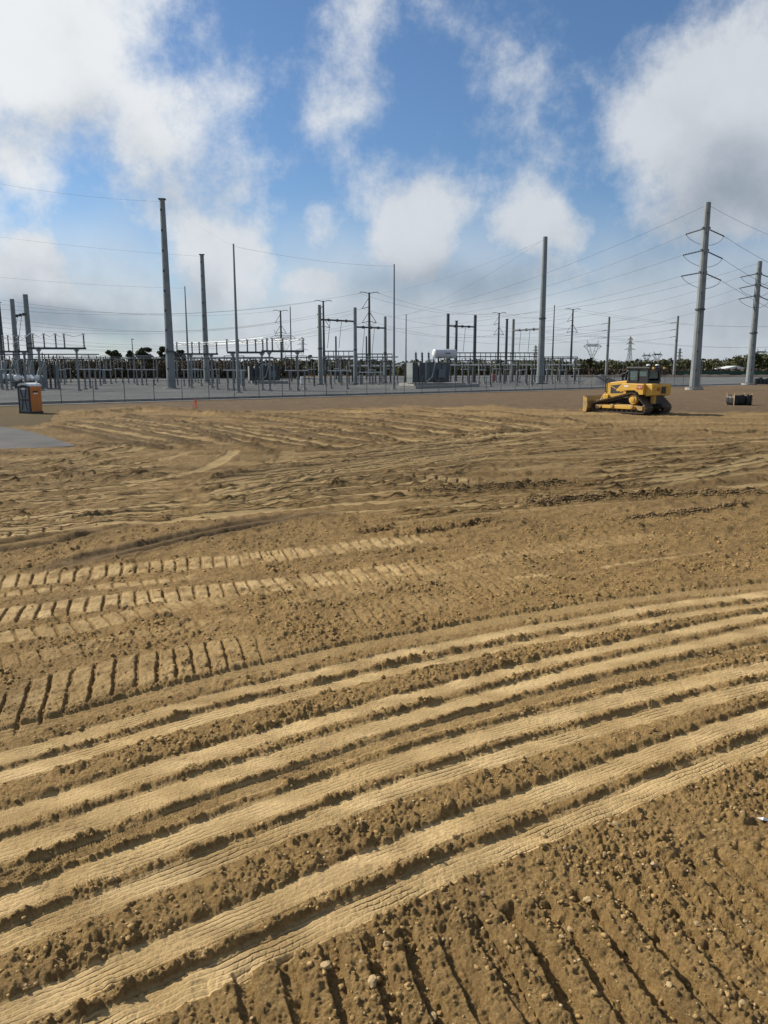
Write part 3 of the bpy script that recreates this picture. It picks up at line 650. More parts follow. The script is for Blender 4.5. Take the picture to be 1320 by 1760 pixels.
    def groove(an, am, dist):
        fr = nd('ShaderNodeMath'); fr.operation = 'FRACT'; L(attr(an), fr.inputs[0])
        pp = nd('ShaderNodeMath'); pp.operation = 'PINGPONG'; L(fr.outputs[0], pp.inputs[0]); pp.inputs[1].default_value = 0.5
        if an == 'crs':
            fl = nd('ShaderNodeMath'); fl.operation = 'FLOOR'; L(attr('ribc'), fl.inputs[0]); ma = nd('ShaderNodeMath'); ma.operation = 'MULTIPLY_ADD'; L(fl.outputs[0], ma.inputs[0]); ma.inputs[1].default_value = .43; L(attr('crs'), ma.inputs[2]); L(ma.outputs[0], fr.inputs[0])
        hgt = rng_(pp.outputs[0], .36, .5, 1, 0)
        ml = nd('ShaderNodeMath'); ml.operation = 'MULTIPLY'; L(attr(am), ml.inputs[0]); ml.inputs[1].default_value = 1.0
        b = nd('ShaderNodeBump'); b.inputs['Distance'].default_value = dist; L(hgt, b.inputs['Height']); L(ml.outputs[0], b.inputs['Strength']); return b
    b3 = nd('ShaderNodeBump'); b3.inputs['Strength'].default_value = 0.9; b3.inputs['Distance'].default_value = 0.24; L(fm('SUBTRACT', row, fm('MULTIPLY', strip, .45)), b3.inputs['Height'])
    g1 = groove('ribc', 'riba', .024); g2 = groove('crs', 'crsa', .006)
    L(b1.outputs[0], b2.inputs['Normal']); L(b2.outputs[0], b3.inputs['Normal']); L(b3.outputs[0], g1.inputs['Normal']); L(g1.outputs[0], g2.inputs['Normal']); L(g2.outputs[0], bs.inputs['Normal'])
    return m
DIRT_P = (0.60, 0.43, 0.20)
DIRT_A, DIRT_B, DIRT_C, DIRT_D, DIRT_E = (0.240, 0.150, 0.054), (0.325, 0.207, 0.079), (0.392, 0.262, 0.110), (0.158, 0.097, 0.037), (0.48, 0.33, 0.15)
PACK_A, PACK_B = (0.475, 0.336, 0.155), (0.57, 0.415, 0.21)
MT['dirt'] = dirt_mat()

def grid_mesh(name, X, Y, Z, nr, nc, m, attrs):
    me = bpy.data.meshes.new(name); me.vertices.add(nr * nc)
    co = np.empty((nr * nc, 3), np.float32); co[:, 0] = X; co[:, 1] = Y; co[:, 2] = Z; me.vertices.foreach_set('co', co.ravel())
    idx = np.arange(nr * nc).reshape(nr, nc)
    q = np.stack([idx[:-1, :-1], idx[:-1, 1:], idx[1:, 1:], idx[1:, :-1]], -1).reshape(-1, 4).astype(np.int32)
    me.loops.add(q.size); me.loops.foreach_set('vertex_index', q.ravel())
    me.polygons.add(len(q)); me.polygons.foreach_set('loop_start', np.arange(0, q.size, 4, dtype=np.int32))
    me.polygons.foreach_set('use_smooth', np.ones(len(q), bool))
    me.update(calc_edges=True)
    for k, a in attrs.items():
        at_ = me.attributes.new(k, 'FLOAT', 'POINT'); at_.data.foreach_set('value', a.astype(np.float32))
    me.materials.append(m)
    o = bpy.data.objects.new(name, me); COL.objects.link(o); return o
A_d = sst(Y, 6, 30).astype(np.float32); EXTRA = {}
for k_, a_ in (('ribc', ribc), ('riba', np.clip(riba, 0, 1)), ('crs', crs), ('crsa', np.clip(crsa, 0, 1)), ('ds', DS), ('sa', AS * (1 - grass)), ('db', DB), ('ba', AB_ * (1 - grass))):
    EXTRA[k_] = np.zeros(X.shape, np.float32); EXTRA[k_][ii] = a_
ground = struct(grid_mesh('ground', X, Y, Z, nr, nc, MT['dirt'], {'compact': A_c, 'moist': A_m, 'grass': A_g, 'green': A_s, 'distant': A_d, **EXTRA}))

# asphalt pad
top = [gnd(a, b) for a, b in ((-500, 727), (-200, 730), (0, 734), (25, 737), (50, 742), (75, 749), (100, 757), (118, 763), (130, 767))]
bot = [gnd(a, b) for a, b in ((112, 769), (90, 769.5), (60, 771), (30, 772), (0, 773), (-200, 777), (-500, 782))]
ring = [Vector((p.x, p.y, 0.03)) for p in top + bot]
mb = MB(); n = len(ring)
mb.add(ring + [p - Vector((0, 0, 0.06)) for p in ring], [tuple(range(n))] + [(i, i + n, (i + 1) % n + n, (i + 1) % n) for i in range(n)])
struct(mb.build('asphalt_pavement', 'asphalt'))

# ------------------------------------------------------------------ stones and clods lying on the soil
def ico(sub, seed, sq=0.7, rough_=0.25):
    import bmesh
    r = random.Random(seed); bm = bmesh.new(); bmesh.ops.create_icosphere(bm, subdivisions=sub, radius=1)
    ax = (1, 0.65 + 0.35 * r.random(), sq * (0.6 + 0.5 * r.random()))
    vs = []
    for v in bm.verts:
        k = 1 + rough_ * (r.random() - 0.5) * 2; vs.append((v.co.x * ax[0] * k, v.co.y * ax[1] * k, v.co.z * ax[2] * k))
    fs = [tuple(v.index for v in f.verts) for f in bm.faces]; bm.free()
    return np.array(vs, np.float32), np.array(fs, np.int32)
def scatter(name, m, cand, wts, count, smin, smax, seed, label, cat, pw=3.0):
    r = np.random.RandomState(seed); pick = cand[np.searchsorted(np.cumsum(wts) / wts.sum(), r.rand(count))]
    shapes = [ico(1, seed * 10 + k, 0.7, 0.42) for k in range(10)]
    V, F, base = [], [], 0
    for i, g in enumerate(pick):
        v, f = shapes[i % 10]; s = smin + (smax - smin) * r.rand() ** pw; a = r.rand() * 6.28
        ca, sa = math.cos(a), math.sin(a)
        w = np.stack([v[:, 0] * ca - v[:, 1] * sa, v[:, 0] * sa + v[:, 1] * ca, v[:, 2]], 1) * s
        w += np.array([X[g] + (r.rand() - .5) * .01, Y[g] + (r.rand() - .5) * .01, Z[g] + s * 0.18]); V.append(w); F.append(f + base); base += len(v)
    V = np.concatenate(V).astype(np.float32); F = np.concatenate(F)
    me = bpy.data.meshes.new(name); me.vertices.add(len(V)); me.vertices.foreach_set('co', V.ravel())
    me.loops.add(F.size); me.loops.foreach_set('vertex_index', F.ravel().astype(np.int32)); me.polygons.add(len(F)); me.polygons.foreach_set('loop_start', np.arange(0, F.size, 3, dtype=np.int32))
    me.update(calc_edges=True); me.materials.append(MT[m]); o = bpy.data.objects.new(name, me); COL.objects.link(o)
    o['label'] = label; o['category'] = cat; o['kind'] = 'stuff'; return o
RGH = np.zeros(X.shape); RGH[ii] = np.clip(rough * patch - 0.35, 0, 1.6) * (1 - grass) * (1 - compact) * (~onpad)
CLROW = np.zeros(X.shape); CLROW[ii] = CLM * (1 - grass)
infr = (np.abs(PX - 660) < 760) & (Y > 2.6)
area = np.zeros(X.shape); area[ii] = (Y[ii] * sp_row)
c1 = np.where(infr & (Y < 15) & (RGH > 0.05))[0]
scatter('soil_clods', 'clod', c1, (RGH * np.sqrt(area))[c1], 5500, 0.006, 0.026, 1, 'small brown soil clods strewn over the churned dirt', 'soil clods')
c2 = np.where(infr & (Y < 10) & (RGH > 0.05))[0]
scatter('pebbles', 'stone', c2, (RGH * np.sqrt(area))[c2], 1000, 0.005, 0.018, 2, 'pale pebbles strewn over the brown dirt', 'pebbles', 4.0)
c5 = np.where(infr & (Y > 6.5) & (Y < 18) & (RGH > 0.05))[0]
scatter('coarse_clods', 'clod', c5, (RGH * area * np.where(Y < 18, 1, 0))[c5], 5500, 0.009, 0.036, 6, 'coarser brown clods over the churned soil of the middle ground', 'soil clods', 3.0)
MT['darkclod'] = mat('damp_clod', (0.15, 0.10, 0.045), 0.95, 0, 0, 6, 0.3, 40, col2=(0.27, 0.18, 0.08))  # darker than the plain clods: shadow among the lumps put into the colour
c3 = np.where((CLROW > 0.10) & (RGH > 0.1) & (Y > 9))[0]
scatter('shade_toned_clods', 'darkclod', c3, (CLROW * area)[c3], 4800, 0.010, 0.042, 4, 'rows of clods coloured dark for their own shadows across the middle of the site', 'soil clods', 1.5)
# larger stones, each one a piece of the ground
svar = []
for k in range(6):
    v, f = ico(2, 400 + k, 0.7, 0.2); me = bpy.data.meshes.new('stone'); me.from_pydata(v.tolist(), [], f.tolist()); me.materials.append(MT['stone']); svar.append(me)
rs = np.random.RandomState(12)
c4 = np.where(infr & (Y < 8.5) & (RGH > 0.4) & (np.abs(PX - 660) < 650) & (PY < 1750))[0]
w4 = (RGH * area * np.where(PY > 1400, 2.5, 1.0))[c4]
spots = [(1228, 1425), (1125, 1485), (1200, 1590), (708, 1475), (718, 1586), (745, 1735), (1010, 1545), (1245, 1540), (1060, 1415), (1040, 1470), (830, 1540), (935, 1430), (640, 1690), (560, 1660), (1290, 1610), (980, 1590), (895, 1600), (1150, 1700)]
allp = [(gnd(*s), 0.018 + 0.018 * rs.rand()) for s in spots] + [(Vector((X[g], Y[g], 0)), 0.010 + 0.018 * rs.rand() ** 2) for g in c4[np.searchsorted(np.cumsum(w4) / w4.sum(), rs.rand(60))]]
for i, (p, s) in enumerate(allp):
    g = np.argmin((X[ii] - p.x) ** 2 + (Y[ii] - p.y) ** 2); g = ii[g]
    o = bpy.data.objects.new('stone', svar[i % 6]); COL.objects.link(o); o.parent = ground
    o.location = (X[g], Y[g], Z[g] + s * 0.10); o.scale = (s, s, s); o.rotation_euler = (rs.rand() - .5, rs.rand() - .5, rs.rand() * 6.28)

# ------------------------------------------------------------------ substation yard
FA, FU = Vector((-30.3, 73.8, 0)), Vector((0.777, 0.6295, 0)).normalized()      # fence line: origin and direction
FV = Vector((-FU.y, FU.x, 0)); FRZ = math.atan2(FU.y, FU.x)
YZ = 0.22                                                                        # yard level
def fp(s, v=0.0, z=0.0): return FA + FU * s + FV * v + Vector((0, 0, z))
def sheet(name, pts, m, depth=0.3):
    n = len(pts); mb = MB()
    mb.add(list(pts) + [Vector((p[0], p[1], p[2] - depth)) for p in pts], [tuple(range(n))] + [(i, i + n, (i + 1) % n + n, (i + 1) % n) for i in range(n)])
    return struct(mb.build(name, m))
sheet('gravel_yard', [fp(-70, 1.35, YZ), fp(260, 1.35, YZ), fp(260, 150, YZ), fp(-70, 150, YZ)], 'gravel')
mb = MB(); mb.bar(fp(-70, 1.1, YZ - 0.15), fp(260, 1.1, YZ - 0.15), 0.42, 0.42); struct(mb.build('kerb', 'concrete'))
mb = MB(); N = 90; pts = []
for i in range(N + 1): pts.append(fp(-70 + 330 * i / N, -1.0 + 0.35 * math.sin(i * 1.7) * math.sin(i * 0.61), 0.03))
pts += [fp(260, 0.88, 0.03), fp(-70, 0.88, 0.03)]
sheet('gravel_strip', pts, 'gravel2', 0.1)
# service road and bank beyond the yard on the right
mb = MB()
for i in range(40):
    a = i / 40; b = (i + 1) / 40
    p = fp(30 + 230 * a, 150.5, 0); q = fp(30 + 230 * b, 150.5, 0)
prof = []
def bank(name, p, q, hgt, wid, m, seed):
    r = random.Random(seed); n = 60; vs = []; d = (q - p); nrm = Vector((-d.y, d.x, 0)).normalized()
    for i in range(n + 1):
        c = p + d * (i / n); k = 0.75 + 0.5 * r.random()
        for o, hh in ((-wid, -0.1), (-wid * 0.45, hgt * 0.75 * k), (0, hgt * k), (wid * 0.5, hgt * 0.6 * k), (wid, -0.1)):
            vs.append((c.x + nrm.x * o, c.y + nrm.y * o, hh + YZ * 0.5))
    fs = [(i * 5 + j, i * 5 + j + 1, i * 5 + j + 6, i * 5 + j + 5) for i in range(n) for j in range(4)]
    return struct(MB().add(vs, fs).build(name, m, smooth=True))
bank('soil_bank', at(985, 640, 262), at(1420, 640, 275), 0.9, 3.0, 'soilbank', 3)

# -- chain-link fence
def fence(name, label, s0, s1, off, hgt, pitch, m_post, wire_r, mesh_sp, arms=True, base=0.0):
    o = thing(name, label, 'fence', fp(s0, off, base), FRZ)
    n = int((s1 - s0) / pitch)
    post = MB().tube((0, 0, -0.1), (0, 0, hgt), 0.038, n=6).build('post', m_post, o); arm = None
    if arms: arm = MB().bar((0, 0, hgt - 0.03), (0, -0.28, hgt + 0.30), 0.04, 0.03).build('barb_arm', m_post, post)
    for i in range(1, n + 1):
        c = post.copy(); COL.objects.link(c); c.parent = o; c.location = (i * pitch, 0, 0)
        if arms: a = arm.copy(); COL.objects.link(a); a.parent = c
    L = n * pitch
    MB().tube((0, -0.045, hgt - 0.05), (L, -0.045, hgt - 0.05), 0.022, n=5).build('top_rail', m_post, o)
    MB().tube((0, -0.045, 0.12), (L, -0.045, 0.12), 0.010, n=4).build('bottom_wire', m_post, o)
    mb = MB(); hh = hgt - 0.1; k = int(L / mesh_sp)
    for i in range(k):
        for sg in (1, -1):
            x0 = i * mesh_sp; x1 = x0 + sg * hh * 0.8
            z0, z1 = 0.05, 0.05 + hh
            if x1 < 0: z1 = z0 + (x0 / (0.8)); x1 = 0
            if x1 > L: z1 = z0 + (L - x0) / 0.8; x1 = L
            if z1 - z0 < 0.1: continue
            y = -0.06 + sg * 0.004; mb.add([(x0 - wire_r, y, z0), (x0 + wire_r, y, z0), (x1 + wire_r, y, z1), (x1 - wire_r, y, z1)], [(0, 1, 2, 3)])
    mb.build('chain_link', m_post, o)
    if arms:
        for j in range(3):
            MB().path([(i * pitch, -0.09 - 0.08 * j, hgt + 0.09 + 0.09 * j) for i in range(n + 1)], 0.006, 3).build('barbed_wire', m_post, o)
    return o
fence('chain_link_fence', 'long galvanised chain-link fence with barbed wire along the front of the yard', -40, 118, 0, 2.15, 3.05, 'galv_dark', 0.0055, 0.10)
fence('perimeter_fence', 'distant chain-link fence along the back of the yard before the dark hedge', -60, 40, 147, 2.2, 3.6, 'galv_dark', 0.006, 0.16, arms=False, base=0.2)

# -- poles -----------------------------------------------------------------
def top_z(px, py, Y): return at(px, py, Y).z
def shaft_mb(h, rb, rt, n=12, z0=0.0):
    return MB().tube((0, 0, z0), (0, 0, h), rb, rt, n)
def pole(name, label, bx, by, ty, wb, wt, z=YZ, collars=(), pad=0.0, group=None, cap=True, m='galv', steps=True, sides=12, base_h=0.0, cat='pole'):
    b = gnd(bx, by, z); sc = b.y * CP / FPX + 0.0004 * b.y * 0
    H = top_z(bx, ty, b.y) - z; rb, rt = wb / 2 * b.y / FPX * 0.99, wt / 2 * b.y / FPX * 0.99
    o = thing(name, label, cat, b, 0.13, group)
    zs = [base_h] + sorted(collars) + [H]
    f = lambda q: rb + (rt - rb) * q / H
    for a, c in zip(zs[:-1], zs[1:]):
        MB().tube((0, 0, a), (0, 0, c), f(a), f(c) * (0.985 if c < H else 1), sides).build('shaft', m, o)
    for c in collars: MB().tube((0, 0, c - 0.12), (0, 0, c + 0.12), f(c) * 1.22, f(c) * 1.22, sides).build('flange', 'galv_dark', o)
    if cap: MB().box((0, 0, H + 0.06), (rt * 2.7, rt * 2.7, 0.1)).build('cap_plate', 'galv_dark', o)
    MB().lathe([(rb * 1.45, base_h), (rb * 1.45, base_h + 0.12), (rb * 1.05, base_h + 0.16)], (0, 0, 0), 12).build('base_plate', 'galv_dark', o)
    if pad: MB().lathe([(pad, -0.15), (pad, base_h if base_h else 0.12), (pad * 0.96, (base_h if base_h else 0.12) + 0.02)], (0, 0, -0.02), 18).build('foundation', 'concrete', o)
    return o, b, H
POLES = {}
def P(key, *a, **k):
    POLES[key] = pole(*a, **k); return POLES[key]
P('P1', 'steel_pole', 'tallest thick grey steel pole, left of the other poles behind the fence', 295, 668, 343, 15.5, 8.5, collars=(5.6,), pad=1.3)
P('P2', 'steel_pole', 'thick grey steel pole just right of the tallest left pole', 356, 658, 438, 10.5, 6.5, pad=1.2)
P('M1', 'lightning_mast', 'slender tan-grey lightning mast standing right of the two thick left poles', 410, 675, 419, 6.2, 2.6, cap=False, pad=0.5, cat='mast')
P('M2', 'lightning_mast', 'slender leaning-looking mast between the two thick left poles', 325.5, 665.5, 492, 4.2, 1.6, cap=False, pad=0.45, cat='mast')
P('TM1', 'lightning_mast', 'pale slender mast in front of the big transformer', 677, 669, 454, 4.4, 2.2, cap=False, pad=0.45, cat='mast')
P('TM2', 'lightning_mast', 'thin dark mast behind the transformer bushings', 697.5, 656, 540, 2.6, 1.4, cap=False, cat='mast', m='galv_dark')
P('TM3', 'lightning_mast', 'thin dark mast left of the central gantry', 501.5, 656, 527, 2.6, 1.4, cap=False, cat='mast', m='galv_dark')
P('TM4', 'lightning_mast', 'thin tapering mast with a spike right of the thick right-hand gantry pole', 948, 653, 524, 3.4, 1.4, cap=False, cat='mast', m='galv_dark')
P('LP1', 'steel_pole', 'leftmost grey pole cut by the picture edge behind the switchgear', 9, 660, 520, 9, 6.5, m='galv_dark')
P('RP2', 'steel_pole', 'short grey pole standing between the legs of the right gantry', 783, 655, 552, 5, 4.2, m='galv_dark')
P('RP4', 'steel_pole', 'grey pole just left of the gantry beside the thick right pole', 868.5, 655, 549, 5.2, 4.0, m='galv_dark')
P('QP1', 'steel_pole', 'short dark pole seen under the central gantry beam', 578, 652, 578, 3.2, 2.8, m='galv_dark', cap=False)
P('QP2', 'steel_pole', 'short dark pole beside the tall T-armed pole in the centre', 630, 652, 578, 3.0, 2.6, m='galv_dark', cap=False)
P('RPa', 'steel_pole', 'slim pale steel pole left of the bulldozer cab near the woods', 1042, 645.5, 544.5, 5.2, 3.6, z=0, collars=(13.0,), cap=False)
P('RPb', 'steel_pole', 'slim pale steel pole right of the bulldozer near the woods', 1158.5, 645.5, 543, 5.2, 3.6, z=0, collars=(15.0,), cap=False)
P('R1', 'steel_pole', 'tallest grey monopole with three insulator tiers right of the bulldozer', 1193, 670, 348, 16.5, 10, z=0, collars=(12.2,), pad=1.35, base_h=0.35, cap=False)
P('R2', 'steel_pole', 'grey monopole with three insulator tiers at the right picture edge', 1287.5, 661.5, 449, 12.5, 8, z=0, collars=(10.2,), pad=1.45, base_h=0.3, cap=False)

for key in ('R1', 'R2', 'P1', 'P2'):
    o, b, H = POLES[key]; rb_ = [c for c in o.children if c.name.startswith('base_plate')][0].dimensions.x / 2.9; rt_ = rb_ * .6
    for i in range(9):
        z_ = 3.0 + (H - 4.5) * i / 8; r_ = rb_ + (rt_ - rb_) * z_ / H
        MB().box((-.5 * r_, -r_ * .93, z_), (.16, .22, .3)).build('climbing_lug', 'dark', o)
# gantries of two or three poles joined by beams
def gantry(name, label, legs, beams, m='galv', drops=()):
    b0 = gnd(legs[0][0], legs[0][1], YZ); o = thing(name, label, 'gantry', b0)
    info = []
    for bx, by, ty, wb, wt in legs:
        b = gnd(bx, by, YZ); H = top_z(bx, ty, b.y) - YZ; rb, rt = wb / 2 * b.y / FPX, wt / 2 * b.y / FPX; q = b - b0
        p = MB().tube(q, q + Vector((0, 0, H)), rb, rt, 12).build('pole', m, o)
        MB().tube(q + Vector((0, 0, H * .45)), q + Vector((0, 0, H * .45 + .22)), rb * 1.02, rb * 1.02, 12).build('flange', 'galv_dark', p)
        MB().box(q + Vector((0, 0, 0.08)), (rb * 3, rb * 3, 0.16)).build('base_plate', 'galv_dark', p)
        info.append((q, H, rt, b))
    for i, j, ti, tj in beams:
        a = info[i][0] + Vector((0, 0, top_z(660, ti, info[i][3].y) - YZ)); b = info[j][0] + Vector((0, 0, top_z(660, tj, info[j][3].y) - YZ))
        r = 0.17; bm = MB().tube(a, b, r, r, 10).build('beam', 'galv_dark', o)
        for k in (0.25, 0.5, 0.75):
            c = a.lerp(b, k); d = (b - a).normalized() * 0.18; MB().tube(c - d, c + d, r * 1.7, r * 1.7, 10).build('coupling', 'galv_dark', bm)
        for k in (0.3, 0.62):
            c = a.lerp(b, k); e = c + Vector((-0.5, -1.2, -5.2))
            MB().path([c, c.lerp(e, .5) + Vector((0, 0, .1)), e], 0.05, 5).build('insulator_string', 'porcelain', o)
    return o, info
GL = gantry('steel_gantry', 'two thick grey poles joined by a short beam at the far left', [(33, 661, 514, 9.5, 7), (56, 660, 506, 9.5, 8)], [(0, 1, 544, 539)])
GC = gantry('steel_gantry', 'three-legged grey pole gantry with stepped beams in the centre', [(551, 661, 524, 8, 5.5), (611, 661, 528.5, 6.5, 5.5), (662, 658, 544, 5.4, 4.6)], [(0, 1, 549, 552.5), (1, 2, 562, 564)])
GR = gantry('steel_gantry', 'two-legged grey gantry right of the white oil tank', [(768.5, 660, 539, 6.2, 5), (814.5, 657, 541.5, 5.8, 5)], [(0, 1, 560, 562)], 'galv_dark')
GB = gantry('steel_gantry', 'thick tall pole and a shorter one joined by a beam, right of centre', [(879.5, 656, 548.5, 5.6, 4.4), (928, 660, 407, 12.5, 7.5)], [(0, 1, 568, 565)])

# tall T-armed line poles far behind
SUSP = []
def line_pole(label, px, ty, h=30.0, kind=0):
    d = ray(px, ty); D = (h - CAM_H) / (d.z / d.y); b = Vector((d.x / d.y * D, D, 0))
    o = thing('line_pole', label, 'line pole', b, 0.1, 'T-armed line poles behind the yard')
    MB().tube((0, 0, -0.2), (0, 0, h), 0.62, 0.34, 8).build('shaft', 'galv_dark', o)
    for s in (-1, 1):
        MB().path([(0, 0, h - .4), (s * 1.6, 0, h + .05), (s * 3.0, 0, h + .15), (s * 3.5, 0, h - .3)], 0.13, 5).build('top_arm', 'galv_dark', o)
    for z, sides in ((h - 5.6, (-1,)), (h - 10.6, (-1, 1))):
        for s in sides:
            MB().tube((s * .3, 0, z + 3.6), (s * 2.6, 0, z), 0.12, n=5).build('insulator_strut', 'porcelain', o)
            MB().tube((s * .3, 0, z + .5), (s * 2.6, 0, z), 0.12, n=5).build('insulator_post', 'porcelain', o)
    att = [b + Vector((-3.4, 0, h - .3)), b + Vector((3.4, 0, h - .3)), b + Vector((-2.6, 0, h - 5.6)), b + Vector((-2.6, 0, h - 10.6)), b + Vector((2.6, 0, h - 10.6))]
    SUSP.append(att); return o
for lb, px, ty in (('leftmost T-armed line pole, left of the central gantry', 482, 533.6), ('T-armed line pole hidden behind the first leg of the central gantry', 555.5, 517), ('tallest T-armed line pole behind the centre of the yard', 634.5, 502.7),
                   ('T-armed line pole left of the thick right gantry pole', 858, 537.6), ('T-armed line pole right of the thick right gantry pole', 985, 531)):
    line_pole(lb, px, ty)

# -- lattice towers on the horizon
def lattice(label, px, ty, h, kind, rz=0.0):
    d = ray(px, ty); D = (h - CAM_H) / (d.z / d.y); b = Vector((d.x / d.y * D, D, 0)); t = max(0.16, D * 0.00030)
    o = thing('lattice_tower', label, 'pylon', b, rz, 'lattice towers on the horizon')
    def legs(name, lv):
        mb = MB()
        for (z0, w0), (z1, w1) in zip(lv[:-1], lv[1:]):
            C0 = [Vector((a * w0, c * w0, z0)) for a, c in ((-1, -1), (1, -1), (1, 1), (-1, 1))]; C1 = [Vector((a * w1, c * w1, z1)) for a, c in ((-1, -1), (1, -1), (1, 1), (-1, 1))]
            for i in range(4):
                j = (i + 1) % 4
                mb.bar(C0[i], C1[i], t, t); mb.bar(C0[i], C1[j], t * .6, t * .6); mb.bar(C0[j], C1[i], t * .6, t * .6); mb.bar(C1[i], C1[j], t * .6, t * .6)
        mb.build(name, 'galv_dark', o)
    def arm(name, z, x0, x1, rise):
        for s in (-1, 1):
            mb = MB(); e = Vector((s * x1, 0, z + rise))
            for y in (-1, 1):
                mb.bar((s * x0, y * x0, z), e, t * .8, t * .8); mb.bar((s * x0, y * x0, z + 1.8), e, t * .7, t * .7)
            mb.bar((s * x0, 0, z + 1.8), (s * (x0 + x1) / 2, 0, z + rise * .5), t * .5, t * .5)
            mb.build(name, 'galv_dark', o)
    if kind == 'tall':
        legs('body', [(0, 3.6), (h * .2, 2.9), (h * .38, 2.2), (h * .52, 1.7), (h * .64, 1.4), (h * .76, 1.2), (h * .88, 1.0), (h, .25)])
        for z, l in ((h * .62, 8.5), (h * .78, 6.8), (h * .91, 4.2)): arm('cross_arm', z, 1.2, l, -0.6)
    else:
        legs('body', [(0, 4.2), (h * .15, 3.2), (h * .3, 2.4), (h * .42, 1.8)])
        W = 8.0; mb = MB()
        for s in (-1, 1):
            for y in (-.8, .8):
                a = Vector((s * 1.6, y, h * .42)); k = Vector((s * W, y, h * .74)); e = Vector((s * W * .75, y, h * .84))
                mb.bar(a, k, t, t); mb.bar(Vector((-s * .4, y, h * .44)), Vector((s * W * .55, y, h * .82)), t * .7, t * .7)
                for q in (0.3, 0.6): mb.bar(a.lerp(k, q), Vector((s * W * .55 * q, y, h * (.44 + .38 * q))), t * .6, t * .6)
        mb.build('window_frame', 'galv_dark', o)
        mb = MB(); n = 12
        for y in (-.8, .8):
            mb.bar((-W * 1.55, y, h * .80), (W * 1.55, y, h * .80), t, t); mb.bar((-W, y, h * .87), (W, y, h * .87), t, t)
            for i in range(n): x0 = -W + 2 * W * i / n; mb.bar((x0, y, h * .80), (x0 + W / n, y, h * .87), t * .6, t * .6); mb.bar((x0 + W / n, y, h * .87), (x0 + 2 * W / n, y, h * .80), t * .6, t * .6)
            for s in (-1, 1): mb.bar((s * W * 1.55, y, h * .80), (s * W, y, h * .87), t, t); mb.bar((s * W * 1.55, y, h * .80), (s * W * 1.2, y, h * .73), t * .6, t * .6); mb.bar((s * W * 1.2, y, h * .73), (s * W * .8, y, h * .80), t * .6, t * .6)
        mb.build('bridge', 'galv_dark', o)
        for s in (-1, 1):
            MB().bar((s * W * .9, 0, h * .87), (s * W * 1.05, 0, h), t, t).bar((s * W * .6, 0, h * .87), (s * W * 1.05, 0, h), t * .7, t * .7).build('earth_peak', 'galv_dark', o)
    return b
lattice('wide cat-headed lattice tower above the trees left of the bulldozer', 1019, 585, 38, 'cat', 0.25)
lattice('narrow lattice tower with three arm tiers right behind the bulldozer cab', 1084, 578, 44, 'tall', 0.3)
lattice('small faint lattice tower left of the slim pale pole by the bulldozer', 1112, 606, 36, 'cat', 0.4)
lattice('faint wide lattice tower farther right over the woods', 1130, 604, 38, 'cat', 0.2)
lattice('very faint narrow lattice tower right of the slim pale pole', 1169, 598, 44, 'tall', 0.2)
lattice('faint wide lattice tower at the right picture edge', 1309, 599, 38, 'cat', 0.1)
lattice('lattice tower behind the leftmost T-armed line pole', 486, 567, 40, 'cat', 0.15)
lattice('narrow lattice tower right of the leftmost T-armed line pole', 519, 579, 44, 'tall', 0.1)
lattice('very faint lattice tower left of the thick right gantry pole', 921, 593, 44, 'tall', 0.3)

# ------------------------------------------------------------------ switchgear
def insulator(p, L, r, parent, d=(0, 0, 1), name='insulator', n=8, m='porcelain'):
    k = max(5, int(L / 0.22)); prof = []
    for i in range(k):
        z = L * i / k; prof += [(r * .55, z), (r, z + L / k * .35), (r * .55, z + L / k * .7)]
    prof.append((r * .6, L)); return MB().lathe(prof, p, n, d).build(name, m, parent)
def footing(p, parent, w=0.7): return MB().tube(Vector(p) + Vector((0, 0, -0.1)), Vector(p) + Vector((0, 0, 0.22)), w / 2, w / 2 * .95, 10).build('footing', 'concrete', parent)
def ztop(py, Y): return at(660, py, Y).z

def t_frame(label, legs, ybase, ybeam, bx0, bx1, ins, ytop, group):
    b = gnd(legs[0], ybase, YZ); sc = b.y / FPX
    o = thing('disconnect_switch', label, 'switch', b, FRZ * 0.15, group); cs = math.cos(FRZ * .15)
    def lx(px): return (gnd(px, ybase, YZ).x - b.x) / cs
    zb = ztop(ybeam, b.y) - YZ; zt = ztop(ytop, b.y) - YZ
    for l in legs:
        c = MB().box((lx(l), 0, zb / 2), (0.24, 0.24, zb)).build('column', 'galv', o); footing((lx(l), 0, 0), c)
        MB().prism([(lx(l) - .38, zb - .02), (lx(l) + .38, zb - .02), (lx(l) + .12, zb - .35), (lx(l) - .12, zb - .35)], -.1, .1).build('gusset', 'galv', c)
    MB().box(((lx(bx0) + lx(bx1)) / 2, 0, zb + 0.14), (lx(bx1) - lx(bx0), 0.36, 0.28)).build('beam', 'steel_grey', o)
    for q in ins:
        i_ = insulator((lx(q), 0, zb + 0.28), max(.6, zt - zb - .35), 0.15, o); MB().box((lx(q), 0, zt + .02), (0.34, 0.16, 0.12)).build('terminal', 'alu', i_)
    for a, c in zip(ins[:-1], ins[1:]):
        MB().path([(lx(a), 0.1, zt), (lx((a + c) / 2), 0.1, zt - .35), (lx(c), 0.1, zt)], 0.035, 5).build('jumper', 'alu', o)
    return o
G1 = 'T-shaped switch frames near the fence'
t_frame('dark beam on two columns behind the portable toilet', [72, 134], 672, 600.5, 54, 150, [64, 82, 101, 115, 147], 574, G1)
t_frame('dark switch beam at the left picture edge behind the toilet', [3, 45], 668, 606, -12, 53, [12, 20, 30, 37, 50], 577, G1)
t_frame('dark switch beam right of the tallest left pole', [330, 364.5], 667, 610, 302, 376, [308, 333, 345, 357, 374], 589, G1)
t_frame('long dark switch beam right of the tan-grey slender mast', [402, 451], 671, 607.5, 393, 456, [393, 412, 427, 441, 453], 584, G1)
